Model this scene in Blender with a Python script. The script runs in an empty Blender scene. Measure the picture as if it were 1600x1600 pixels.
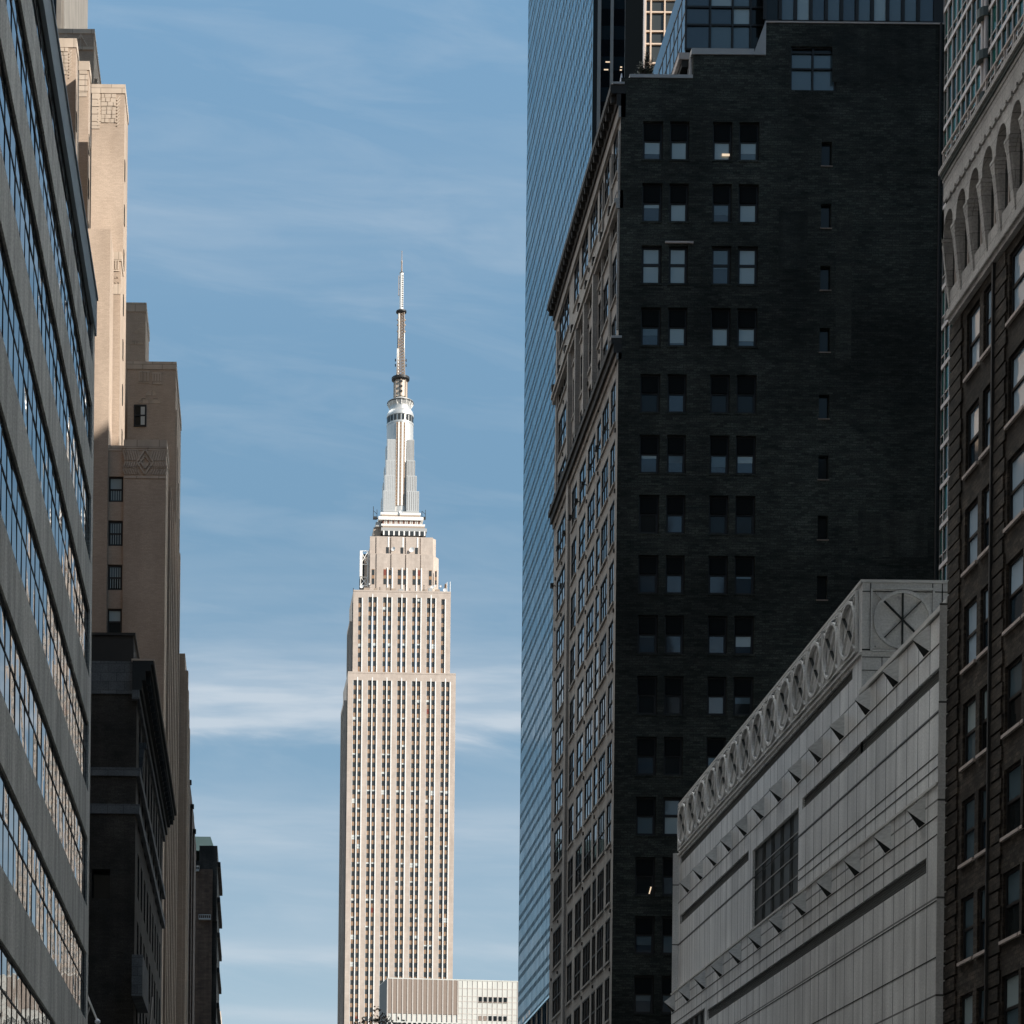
import bpy, math, random
from mathutils import Vector, Matrix

random.seed(7)
rad = math.radians
C = bpy.context.scene.collection
sc = bpy.context.scene

# ------------------------------------------------------------------ camera, sky, sun, exposure
FPX, VX, VY, ROLL, EYE = 3400.0, 397.0, 2071.0, 0.0105, 1.7     # focal length / street vanishing point in pixels of the 1600 px photo
cam = bpy.data.cameras.new("camera")
cam.sensor_width = 36.0
cam.lens = 36.0 * FPX / 1600.0
cam.shift_x = (800 - VX) / 1600.0
cam.shift_y = (VY - 800) / 1600.0
cam.clip_start, cam.clip_end = 0.5, 12000
camo = bpy.data.objects.new("camera", cam)
camo.location = (0, 0, EYE)
camo.rotation_euler = (rad(90), -ROLL, 0)
C.objects.link(camo)
sc.camera = camo

SUN_EL, SUN_AZ = rad(30), rad(50)      # elevation; angle from straight behind the camera towards the right
sv = Vector((math.sin(SUN_AZ) * math.cos(SUN_EL), -math.cos(SUN_AZ) * math.cos(SUN_EL), math.sin(SUN_EL)))
world = bpy.data.worlds.new("World")
sc.world = world
world.use_nodes = True
nt = world.node_tree
nt.nodes.clear()


def nd(nt, kind, **kw):
    n = nt.nodes.new(kind)
    for k, v in kw.items():
        setattr(n, k, v)
    return n


def mth(nt, op, a, b=None, clamp=False):
    n = nd(nt, 'ShaderNodeMath', operation=op, use_clamp=clamp)
    for i, v in enumerate((a, b)):
        if v is None:
            continue
        if isinstance(v, (int, float)):
            n.inputs[i].default_value = v
        else:
            nt.links.new(v, n.inputs[i])
    return n.outputs[0]


def build_world():
    L = nt.links.new
    out = nd(nt, 'ShaderNodeOutputWorld')
    bg = nd(nt, 'ShaderNodeBackground')
    bg.inputs['Strength'].default_value = 0.13
    sky = nd(nt, 'ShaderNodeTexSky', sky_type='NISHITA', sun_disc=False)
    sky.sun_elevation = SUN_EL
    sky.sun_rotation = math.atan2(sv.x, sv.y)
    sky.altitude = 20
    sky.air_density = 1.0
    sky.dust_density = 0.25
    sky.ozone_density = 1.6
    tc = nd(nt, 'ShaderNodeTexCoord')
    sp = nd(nt, 'ShaderNodeSeparateXYZ')
    L(tc.outputs['Generated'], sp.inputs[0])
    # thin cirrus: streaks stretched along the horizon, a few layers at their own heights
    hor = mth(nt, 'MAXIMUM', mth(nt, 'ABSOLUTE', sp.outputs[1]), 0.05)
    px = mth(nt, 'DIVIDE', sp.outputs[0], hor)
    pz = mth(nt, 'DIVIDE', sp.outputs[2], hor)
    cb = nd(nt, 'ShaderNodeCombineXYZ')
    L(mth(nt, 'MULTIPLY', px, 9.0), cb.inputs[0])
    L(mth(nt, 'ADD', mth(nt, 'MULTIPLY', pz, 42.0), mth(nt, 'MULTIPLY', px, 6.0)), cb.inputs[1])
    n1 = nd(nt, 'ShaderNodeTexNoise')
    n1.inputs['Scale'].default_value = 1.0
    n1.inputs['Detail'].default_value = 6
    n1.inputs['Roughness'].default_value = 0.58
    n1.inputs['Distortion'].default_value = 0.5
    L(cb.outputs[0], n1.inputs['Vector'])
    cb2 = nd(nt, 'ShaderNodeCombineXYZ')
    L(mth(nt, 'MULTIPLY', px, 14.0), cb2.inputs[0])
    L(mth(nt, 'MULTIPLY', pz, 120.0), cb2.inputs[1])
    n2 = nd(nt, 'ShaderNodeTexNoise')
    n2.inputs['Scale'].default_value = 1.0
    n2.inputs['Detail'].default_value = 5
    n2.inputs['Roughness'].default_value = 0.5
    L(cb2.outputs[0], n2.inputs['Vector'])
    # wavering height
    zz = mth(nt, 'ADD', pz, mth(nt, 'MULTIPLY', mth(nt, 'SUBTRACT', n1.outputs['Fac'], 0.5), 0.022))

    def layer(h, w, amp):
        d = mth(nt, 'DIVIDE', mth(nt, 'SUBTRACT', zz, h), w)
        g = mth(nt, 'POWER', 2.718, mth(nt, 'MULTIPLY', mth(nt, 'MULTIPLY', d, d), -1.0))
        return mth(nt, 'MULTIPLY', g, amp)
    tot = None
    for h, w, amp in ((0.2760, 0.0065, 0.62), (0.2880, 0.012, 0.62), (0.303, 0.013, 0.40), (0.229, 0.016, 0.36), (0.172, 0.006, 0.5),
                      (0.140, 0.007, 0.45), (0.335, 0.02, 0.14), (0.20, 0.02, 0.15), (0.51, 0.03, 0.14)):
        g = layer(h, w, amp)
        tot = g if tot is None else mth(nt, 'ADD', tot, g)
    br = nd(nt, 'ShaderNodeMapRange')
    br.inputs['From Min'].default_value = 0.38
    br.inputs['From Max'].default_value = 0.62
    L(n2.outputs['Fac'], br.inputs['Value'])
    brk = mth(nt, 'ADD', mth(nt, 'MULTIPLY', br.outputs[0], 0.45), 0.55)
    band = mth(nt, 'MULTIPLY', tot, brk)
    veil = nd(nt, 'ShaderNodeMapRange')
    veil.inputs['From Min'].default_value = 0.47
    veil.inputs['From Max'].default_value = 0.80
    veil.inputs['To Max'].default_value = 0.2
    L(n1.outputs['Fac'], veil.inputs['Value'])
    fac = mth(nt, 'MINIMUM', mth(nt, 'ADD', band, veil.outputs[0]), 0.8)
    up = nd(nt, 'ShaderNodeMapRange')
    up.inputs['From Min'].default_value = 0.0
    up.inputs['From Max'].default_value = 0.05
    L(sp.outputs[2], up.inputs['Value'])
    fac = mth(nt, 'MULTIPLY', fac, up.outputs[0])
    hs = nd(nt, 'ShaderNodeHueSaturation')
    hs.inputs['Saturation'].default_value = 0.9
    L(sky.outputs[0], hs.inputs['Color'])
    mix = nd(nt, 'ShaderNodeMix', data_type='RGBA')
    L(fac, mix.inputs['Factor'])
    wb = nd(nt, 'ShaderNodeMix', data_type='RGBA', blend_type='MULTIPLY')      # white balance of the sky
    wb.inputs['Factor'].default_value = 1.0
    wb.inputs['B'].default_value = (0.88, 1.0, 0.96, 1)
    L(hs.outputs[0], wb.inputs['A'])
    # pale dusty lower sky
    gr = nd(nt, 'ShaderNodeMix', data_type='RGBA')
    el = nd(nt, 'ShaderNodeMapRange', interpolation_type='SMOOTHSTEP')
    el.inputs['From Min'].default_value = 0.06
    el.inputs['From Max'].default_value = 0.31
    L(sp.outputs[2], el.inputs['Value'])
    L(el.outputs[0], gr.inputs['Factor'])
    gr.inputs['A'].default_value = (2.25, 2.80, 3.25, 1)
    e2 = nd(nt, 'ShaderNodeMapRange')
    e2.inputs['From Min'].default_value = 0.33
    e2.inputs['From Max'].default_value = 0.54
    L(sp.outputs[2], e2.inputs['Value'])
    g2 = nd(nt, 'ShaderNodeMix', data_type='RGBA')
    L(e2.outputs[0], g2.inputs['Factor'])
    g2.inputs['A'].default_value = (0.96, 1.78, 2.62, 1)
    g2.inputs['B'].default_value = (1.14, 2.13, 3.26, 1)
    L(g2.outputs['Result'], gr.inputs['B'])
    bl = nd(nt, 'ShaderNodeMix', data_type='RGBA')
    bl.inputs['Factor'].default_value = 0.85
    L(wb.outputs['Result'], bl.inputs['A'])
    L(gr.outputs['Result'], bl.inputs['B'])
    # added, unseen bright cloud bank high in the eastern sky, fills the street facades
    bk = nd(nt, 'ShaderNodeMapRange', interpolation_type='SMOOTHSTEP')
    bk.inputs['From Min'].default_value = 0.56
    bk.inputs['From Max'].default_value = 0.68
    L(sp.outputs[2], bk.inputs['Value'])
    be = nd(nt, 'ShaderNodeMapRange', interpolation_type='SMOOTHSTEP')
    be.inputs['From Min'].default_value = 0.04
    be.inputs['From Max'].default_value = 0.20
    L(sp.outputs[1], be.inputs['Value'])
    cm = nd(nt, 'ShaderNodeMix', data_type='RGBA')
    L(mth(nt, 'MULTIPLY', mth(nt, 'MULTIPLY', bk.outputs[0], be.outputs[0]), 0.9), cm.inputs['Factor'])
    L(bl.outputs['Result'], cm.inputs['A'])
    cm.inputs['B'].default_value = (35.0, 35.8, 34.6, 1)
    L(cm.outputs['Result'], mix.inputs['A'])
    mix.inputs['B'].default_value = (3.4, 3.8, 4.2, 1)
    L(mix.outputs['Result'], bg.inputs['Color'])
    L(bg.outputs[0], out.inputs[0])


build_world()
sun = bpy.data.lights.new("sun", 'SUN')
sun.energy = 5.0
sun.angle = rad(0.5)
sun.color = (1.0, 0.93, 0.83)
suno = bpy.data.objects.new("sun", sun)
suno.rotation_euler = (-sv).to_track_quat('-Z', 'Y').to_euler()
suno.location = sv * 400
C.objects.link(suno)
sc.view_settings.view_transform = 'Standard'
sc.view_settings.look = 'None'
sc.view_settings.exposure = 0.5
sc.view_settings.gamma = 1.0
sc.view_settings.use_curve_mapping = False
sc.cycles.max_bounces = 8
sc.cycles.diffuse_bounces = 4
sc.cycles.glossy_bounces = 4


# ------------------------------------------------------------------ surveying: photo pixel -> real point on a known vertical plane
def duv(x, y):
    return x - ROLL * (VY - y) - VX, VY - (y - ROLL * (x - VX))


def onY(x, y, Y):
    u, v = duv(x, y)
    return u * Y / FPX, EYE + v * Y / FPX


def onX(x, y, X):
    u, v = duv(x, y)
    return X * FPX / u, EYE + v * X / u


def zY(y, Y, x=VX):
    return onY(x, y, Y)[1]


# ------------------------------------------------------------------ materials
MATS = {}


def base_mat(name):
    m = bpy.data.materials.new(name)
    m.use_nodes = True
    b = m.node_tree.nodes['Principled BSDF']
    MATS[name] = m
    return m, m.node_tree, b


def setc(b, c):
    b.inputs['Base Color'].default_value = (c[0], c[1], c[2], 1)


def flat_vec(nt, hs=1.0, vs=1.0):
    """horizontal run (x+y) and height, so one pattern serves walls of both directions"""
    g = nd(nt, 'ShaderNodeNewGeometry')
    s = nd(nt, 'ShaderNodeSeparateXYZ')
    nt.links.new(g.outputs['Position'], s.inputs[0])
    h = mth(nt, 'ADD', s.outputs[0], s.outputs[1])
    c = nd(nt, 'ShaderNodeCombineXYZ')
    nt.links.new(mth(nt, 'MULTIPLY', h, hs), c.inputs[0])
    nt.links.new(mth(nt, 'MULTIPLY', s.outputs[2], vs), c.inputs[1])
    return c.outputs[0]


def wall_mat(name, col, col2=None, rough=0.85, brick=None, mortar=None, msize=0.012, nh=1.0, nv=1.0, amt=0.35, streak=0.0, streak_h=1.2,
             fine=0.0, bump=0.0, big=None):
    """col/col2 vary with a noise (nh,nv = frequency per metre along and up); brick=(w,h) adds courses or panel joints; streak adds vertical weather stains"""
    m, nt, b = base_mat(name)
    L = nt.links.new
    b.inputs['Roughness'].default_value = rough
    b.inputs['Specular IOR Level'].default_value = 0.25
    col2 = col2 or tuple(c * 0.7 for c in col)
    n = nd(nt, 'ShaderNodeTexNoise')
    n.inputs['Scale'].default_value = 1.0
    n.inputs['Detail'].default_value = 6
    n.inputs['Roughness'].default_value = 0.65
    L(flat_vec(nt, nh, nv), n.inputs['Vector'])
    mr = nd(nt, 'ShaderNodeMapRange')
    mr.inputs['From Min'].default_value = 0.35
    mr.inputs['From Max'].default_value = 0.68
    L(n.outputs['Fac'], mr.inputs['Value'])
    mx = nd(nt, 'ShaderNodeMix', data_type='RGBA')
    L(mr.outputs[0], mx.inputs['Factor'])
    mx.inputs['A'].default_value = (*col, 1)
    mx.inputs['B'].default_value = (*col2, 1)
    colour = mx.outputs['Result']

    def mul(colour, fac_socket, lo, hi, fmin=0.35, fmax=0.65):
        r = nd(nt, 'ShaderNodeMapRange')
        r.inputs['From Min'].default_value = fmin
        r.inputs['From Max'].default_value = fmax
        r.inputs['To Min'].default_value = lo
        r.inputs['To Max'].default_value = hi
        L(fac_socket, r.inputs['Value'])
        q = nd(nt, 'ShaderNodeMix', data_type='RGBA', blend_type='MULTIPLY')
        q.inputs['Factor'].default_value = 1.0
        L(colour, q.inputs['A'])
        c = nd(nt, 'ShaderNodeCombineColor')
        for i in range(3):
            L(r.outputs[0], c.inputs[i])
        L(c.outputs[0], q.inputs['B'])
        return q.outputs['Result']
    if streak:
        s = nd(nt, 'ShaderNodeTexNoise')
        s.inputs['Scale'].default_value = 1.0
        s.inputs['Detail'].default_value = 4
        L(flat_vec(nt, streak_h, 0.06), s.inputs['Vector'])
        colour = mul(colour, s.outputs['Fac'], 1.0 - streak, 1.0 + streak * 0.4)
    if big:
        s = nd(nt, 'ShaderNodeTexNoise')
        s.inputs['Scale'].default_value = 1.0
        s.inputs['Detail'].default_value = 3
        L(flat_vec(nt, big[0], big[1]), s.inputs['Vector'])
        colour = mul(colour, s.outputs['Fac'], 1.0 - big[2], 1.0 + big[2])
    if fine:
        s = nd(nt, 'ShaderNodeTexNoise')
        s.inputs['Scale'].default_value = 1.0
        s.inputs['Detail'].default_value = 2
        L(flat_vec(nt, 14, 14), s.inputs['Vector'])
        colour = mul(colour, s.outputs['Fac'], 1.0 - fine, 1.0 + fine)
    if brick:
        bt = nd(nt, 'ShaderNodeTexBrick')
        bt.offset = brick[2] if len(brick) > 2 else 0.5
        bt.inputs['Scale'].default_value = 1.0
        bt.inputs['Brick Width'].default_value = brick[0]
        bt.inputs['Row Height'].default_value = brick[1]
        bt.inputs['Mortar Size'].default_value = msize
        bt.inputs['Mortar Smooth'].default_value = 0.1
        bt.inputs['Bias'].default_value = 0.0
        L(flat_vec(nt), bt.inputs['Vector'])
        bt.inputs['Color1'].default_value = (1 - amt, 1 - amt, 1 - amt, 1)
        bt.inputs['Color2'].default_value = (1 + amt, 1 + amt, 1 + amt, 1)
        mo = mortar if mortar is not None else 0.5
        bt.inputs['Mortar'].default_value = (mo, mo, mo, 1)
        q = nd(nt, 'ShaderNodeMix', data_type='RGBA', blend_type='MULTIPLY')
        q.inputs['Factor'].default_value = 1.0
        L(colour, q.inputs['A'])
        L(bt.outputs['Color'], q.inputs['B'])
        colour = q.outputs['Result']
    L(colour, b.inputs['Base Color'])
    if bump:
        bp = nd(nt, 'ShaderNodeBump')
        bp.inputs['Strength'].default_value = bump
        bp.inputs['Distance'].default_value = 0.02
        L(n.outputs['Fac'], bp.inputs['Height'])
        L(bp.outputs[0], b.inputs['Normal'])
    return m


def plain(name, col, rough=0.6, metal=0.0, spec=0.4, noise=0.12):
    m, nt, b = base_mat(name)
    b.inputs['Roughness'].default_value = rough
    b.inputs['Metallic'].default_value = metal
    b.inputs['Specular IOR Level'].default_value = spec
    n = nd(nt, 'ShaderNodeTexNoise')
    n.inputs['Scale'].default_value = 1.3
    n.inputs['Detail'].default_value = 5
    g = nd(nt, 'ShaderNodeNewGeometry')
    nt.links.new(g.outputs['Position'], n.inputs['Vector'])
    mx = nd(nt, 'ShaderNodeMix', data_type='RGBA')
    nt.links.new(n.outputs['Fac'], mx.inputs['Factor'])
    mx.inputs['A'].default_value = (*[c * (1 - noise) for c in col], 1)
    mx.inputs['B'].default_value = (*[c * (1 + noise) for c in col], 1)
    nt.links.new(mx.outputs['Result'], b.inputs['Base Color'])
    return m


def glass(name, col, ior=1.5, rough=0.03, wave=0.02, tint=None, wscale=0.6):
    """opaque window glass: dark room behind, mirror-like skin with a slight waviness"""
    m, nt, b = base_mat(name)
    setc(b, col)
    b.inputs['Roughness'].default_value = rough
    b.inputs['IOR'].default_value = ior
    if tint:
        b.inputs['Specular Tint'].default_value = (*tint, 1)
    if wave:
        n = nd(nt, 'ShaderNodeTexNoise')
        n.inputs['Scale'].default_value = wscale
        n.inputs['Detail'].default_value = 1
        g = nd(nt, 'ShaderNodeNewGeometry')
        nt.links.new(g.outputs['Position'], n.inputs['Vector'])
        bp = nd(nt, 'ShaderNodeBump')
        bp.inputs['Strength'].default_value = wave
        bp.inputs['Distance'].default_value = 0.3
        nt.links.new(n.outputs['Fac'], bp.inputs['Height'])
        nt.links.new(bp.outputs[0], b.inputs['Normal'])
    return m


def emit(name, col, s):
    m, nt, b = base_mat(name)
    setc(b, col)
    b.inputs['Emission Color'].default_value = (*col, 1)
    b.inputs['Emission Strength'].default_value = s
    return m


wall_mat('limestone', (0.485, 0.412, 0.358), (0.42, 0.348, 0.298), nh=0.25, nv=0.12, brick=(1.6, 1.32), amt=0.05, mortar=0.86, msize=0.03, streak=0.08, streak_h=0.5)
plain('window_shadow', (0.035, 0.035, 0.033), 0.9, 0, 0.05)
plain('matte_black', (0.012, 0.014, 0.015), 1.0, 0, 0.0)
plain('bright_steel', (0.86, 0.84, 0.80), 0.38, 0.25)
wall_mat('spandrel_metal', (0.33, 0.20, 0.115), (0.25, 0.145, 0.085), rough=0.5, nh=0.8, nv=0.8)
glass('tower_glass', (0.040, 0.042, 0.042), 1.5, 0.08, 0.0)
plain('white_blind', (0.50, 0.51, 0.49), 0.6)
plain('red_panel', (0.17, 0.035, 0.022), 0.6)
plain('mast_metal', (0.54, 0.53, 0.51), 0.38, 0.45)
plain('mast_dull', (0.33, 0.26, 0.205), 0.6, 0.1)
plain('mast_tan', (0.50, 0.43, 0.36), 0.6, 0.1)
plain('dark_metal', (0.035, 0.035, 0.035), 0.5, 0.3)
plain('antenna_white', (0.80, 0.77, 0.73), 0.45)
plain('dish_white', (0.85, 0.84, 0.82), 0.4)
wall_mat('ribbed_concrete', (0.56, 0.55, 0.52), (0.36, 0.352, 0.335), nh=7.0, nv=0.9, brick=(3.84, 40.0, 0.0), amt=0.05, mortar=0.55, msize=0.03, streak=0.32, streak_h=1.1, fine=0.25)
plain('parapet_metal', (0.24, 0.29, 0.32), 0.45, 0.1)
plain('black_frame', (0.012, 0.012, 0.013), 0.5)
glass('ribbon_glass', (0.015, 0.018, 0.02), 2.3, 0.015, 0.05)
wall_mat('deco_brick', (0.475, 0.378, 0.302), (0.39, 0.302, 0.234), nh=0.22, nv=0.10, brick=(0.34, 0.115), amt=0.07, mortar=0.93, msize=0.012, streak=0.14, streak_h=0.35, fine=0.10, big=(0.10, 0.05, 0.15))
wall_mat('deco_stone', (0.55, 0.46, 0.38), (0.48, 0.395, 0.315), nh=0.6, nv=0.6, brick=(1.7, 1.5), amt=0.07, mortar=0.62, msize=0.035, streak=0.1)
wall_mat('rear_stone_shaded', (0.27, 0.245, 0.215), (0.20, 0.18, 0.16), nh=0.4, nv=0.2, streak=0.2)  # darkened stone: the rear tower's shade is put into this colour
wall_mat('old_dark_brick', (0.040, 0.037, 0.033), (0.022, 0.022, 0.021), nh=0.7, nv=0.5, brick=(0.4, 0.13), amt=0.2, mortar=0.9, streak=0.25, fine=0.3, big=(0.25, 0.18, 0.4))
wall_mat('blue_stone', (0.105, 0.115, 0.125), (0.07, 0.078, 0.088), nh=0.9, nv=0.9, brick=(0.9, 0.5), amt=0.18, mortar=0.5, fine=0.2)
wall_mat('brick_patch', (0.055, 0.057, 0.049), (0.025, 0.029, 0.026), nh=0.5, nv=1.2, brick=(0.42, 0.14), amt=0.3, mortar=0.85, msize=0.02, streak=0.3, fine=0.3)
wall_mat('brick_patch_dark', (0.038, 0.041, 0.036), (0.016, 0.019, 0.018), nh=0.5, nv=1.2, brick=(0.42, 0.14), amt=0.3, mortar=0.85, msize=0.02, streak=0.3, fine=0.3)
plain('cornice_copper', (0.030, 0.034, 0.036), 0.8, 0, 0.1)
plain('cornice_edge', (0.42, 0.34, 0.28), 0.6)
wall_mat('far_brown_brick', (0.115, 0.076, 0.056), (0.075, 0.050, 0.038), nh=0.3, nv=0.25, brick=(0.9, 0.35), amt=0.2, mortar=0.8, streak=0.2, fine=0.2)
plain('verdigris', (0.035, 0.10, 0.085), 0.6)
wall_mat('sooty_brick', (0.050, 0.053, 0.046), (0.020, 0.025, 0.022), nh=0.5, nv=2.4, brick=(0.42, 0.15), amt=0.42, mortar=0.7, msize=0.02, streak=0.3, streak_h=0.35, fine=0.35, big=(0.07, 0.12, 0.42))
wall_mat('grey_terracotta', (0.37, 0.365, 0.355), (0.30, 0.297, 0.29), nh=0.7, nv=0.5, brick=(0.9, 0.45), amt=0.06, mortar=0.8, streak=0.15, fine=0.12)
plain('cornice_black', (0.020, 0.019, 0.018), 0.7)
plain('pale_coping', (0.40, 0.40, 0.41), 0.7)
glass('pale_pane', (0.30, 0.37, 0.39), 1.6, 0.06, 0.03)
glass('painted_sky_pane', (0.40, 0.52, 0.64), 1.6, 0.05, 0.02)  # pale blue painted for the sky reflected in these panes
glass('mid_pane', (0.075, 0.115, 0.14), 1.6, 0.06, 0.03)
glass('navy_pane', (0.022, 0.040, 0.058), 1.6, 0.05, 0.03)
glass('black_pane', (0.010, 0.013, 0.014), 1.33, 0.06, 0.03)
glass('curtain_glass', (0.012, 0.05, 0.10), 1.9, 0.03, 0.035, tint=(0.22, 0.72, 0.92), wscale=0.15)
glass('curtain_glass_deep', (0.006, 0.032, 0.07), 1.75, 0.03, 0.035, tint=(0.06, 0.40, 0.62), wscale=0.15)
glass('curtain_glass_pale', (0.05, 0.09, 0.13), 2.05, 0.04, 0.035, tint=(0.50, 0.85, 1.0), wscale=0.15)
plain('curtain_mullion', (0.40, 0.66, 0.80), 0.3, 0.5)
plain('curtain_slot', (0.004, 0.020, 0.036), 0.7, 0, 0.1)
plain('grey_column', (0.34, 0.34, 0.335), 0.6)
glass('dark_office_glass', (0.010, 0.022, 0.032), 1.5, 0.05, 0.02)
glass('office_spandrel', (0.003, 0.006, 0.010), 1.35, 0.15, 0.0)
emit('ceiling_lamp_glow', (1.0, 0.76, 0.52), 0.55)
plain('peach_frame', (0.62, 0.47, 0.36), 0.5)
glass('smoke_glass', (0.045, 0.048, 0.045), 1.5, 0.08, 0.02)
wall_mat('white_panel', (0.79, 0.785, 0.77), (0.62, 0.615, 0.605), nh=0.35, nv=0.3, brick=(1.22, 3.1, 0.0), amt=0.06, mortar=0.14, msize=0.034, streak=0.26, streak_h=1.3, fine=0.10)
MATS['white_panel'].node_tree.nodes['Principled BSDF'].inputs['Roughness'].default_value = 0.34
MATS['white_panel'].node_tree.nodes['Principled BSDF'].inputs['Specular IOR Level'].default_value = 0.6
wall_mat('white_relief', (0.74, 0.735, 0.72), (0.60, 0.595, 0.585), nh=0.8, nv=0.5, streak=0.2, streak_h=2.0, fine=0.1)
wall_mat('end_stone_shaded', (0.58, 0.575, 0.56), (0.50, 0.495, 0.48), nh=0.8, nv=0.8, fine=0.1)  # darker copy of the pale stone; shade of the end face painted in
plain('louvre_and_shade_dark', (0.03, 0.034, 0.034), 0.8, 0, 0.15)
plain('louvre_slat', (0.13, 0.135, 0.13), 0.7, 0, 0.2)
plain('screened_glass', (0.022, 0.028, 0.028), 0.3, 0, 0.12)
plain('screened_glass_pale', (0.045, 0.055, 0.055), 0.3, 0, 0.15)
plain('recess_metal', (0.045, 0.042, 0.038), 0.6, 0, 0.2)
plain('light_cap', (0.56, 0.55, 0.53), 0.6)
wall_mat('brown_brick', (0.056, 0.044, 0.035), (0.022, 0.020, 0.018), nh=1.6, nv=2.6, brick=(0.36, 0.13), amt=0.5, mortar=0.7, msize=0.014, streak=0.15, fine=0.35, big=(0.4, 0.25, 0.35))
wall_mat('arcade_stone', (0.50, 0.47, 0.45), (0.40, 0.375, 0.36), nh=1.5, nv=1.5, brick=(0.9, 0.52), amt=0.10, mortar=0.55, msize=0.012, fine=0.15, streak=0.15)
plain('green_stone', (0.085, 0.10, 0.096), 0.8)
plain('frame_taupe', (0.46, 0.395, 0.365), 0.55)
glass('teal_glass', (0.010, 0.075, 0.065), 1.25, 0.04, 0.03)
glass('teal_glass_dark', (0.004, 0.022, 0.017), 1.18, 0.04, 0.03)
plain('tan_panel', (0.225, 0.172, 0.140), 0.6)
wall_mat('ivory_panel', (0.56, 0.56, 0.525), (0.50, 0.50, 0.47), nh=0.12, nv=0.2, brick=(3.0, 3.0), amt=0.04, mortar=0.9, msize=0.05)
plain('panel_seam', (0.50, 0.45, 0.41), 0.5)
plain('seam_dark', (0.20, 0.18, 0.165), 0.6)
wall_mat('asphalt', (0.05, 0.05, 0.052), (0.035, 0.035, 0.036), nh=0.3, nv=0.3)
wall_mat('pavement_concrete', (0.30, 0.29, 0.27), (0.22, 0.215, 0.20), nh=0.8, nv=0.8)
plain('city_ground', (0.085, 0.083, 0.08), 0.9)
plain('roof_tar', (0.03, 0.03, 0.03), 0.95)
plain('road_paint', (0.75, 0.75, 0.72), 0.7)
plain('bark', (0.07, 0.05, 0.04), 0.9)
plain('leaf_dark', (0.045, 0.030, 0.020), 0.7)
plain('leaf_green', (0.030, 0.045, 0.022), 0.7)
plain('umbrella_cloth', (0.72, 0.74, 0.80), 0.8)
wall_mat('bounce_stone', (0.56, 0.55, 0.52), (0.50, 0.49, 0.46), nh=0.1, nv=0.1)  # pale skin of the added slab that bounces sunlight
wall_mat('bulk_concrete', (0.10, 0.10, 0.10), (0.07, 0.07, 0.07), nh=0.1, nv=0.1)
plain('sand_facade', (0.62, 0.50, 0.40), 0.8)


# ------------------------------------------------------------------ mesh builder
class Fr:
    """a facade: a runs along it, d stands out of it, z is height"""
    def __init__(s, o, a, n):
        s.o, s.a, s.n = Vector(o), Vector(a), Vector(n)

    def P(s, a, d, z):
        return s.o + s.a * a + s.n * d + Vector((0, 0, z))


def facing_cam(Y):
    return Fr((0, Y, 0), (1, 0, 0), (0, -1, 0))       # a = X


def right_side(X):
    return Fr((X, 0, 0), (0, 1, 0), (-1, 0, 0))       # a = Y, looks at the street from its right side


def left_side(X):
    return Fr((X, 0, 0), (0, 1, 0), (1, 0, 0))        # a = Y, looks at the street from its left side


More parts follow.
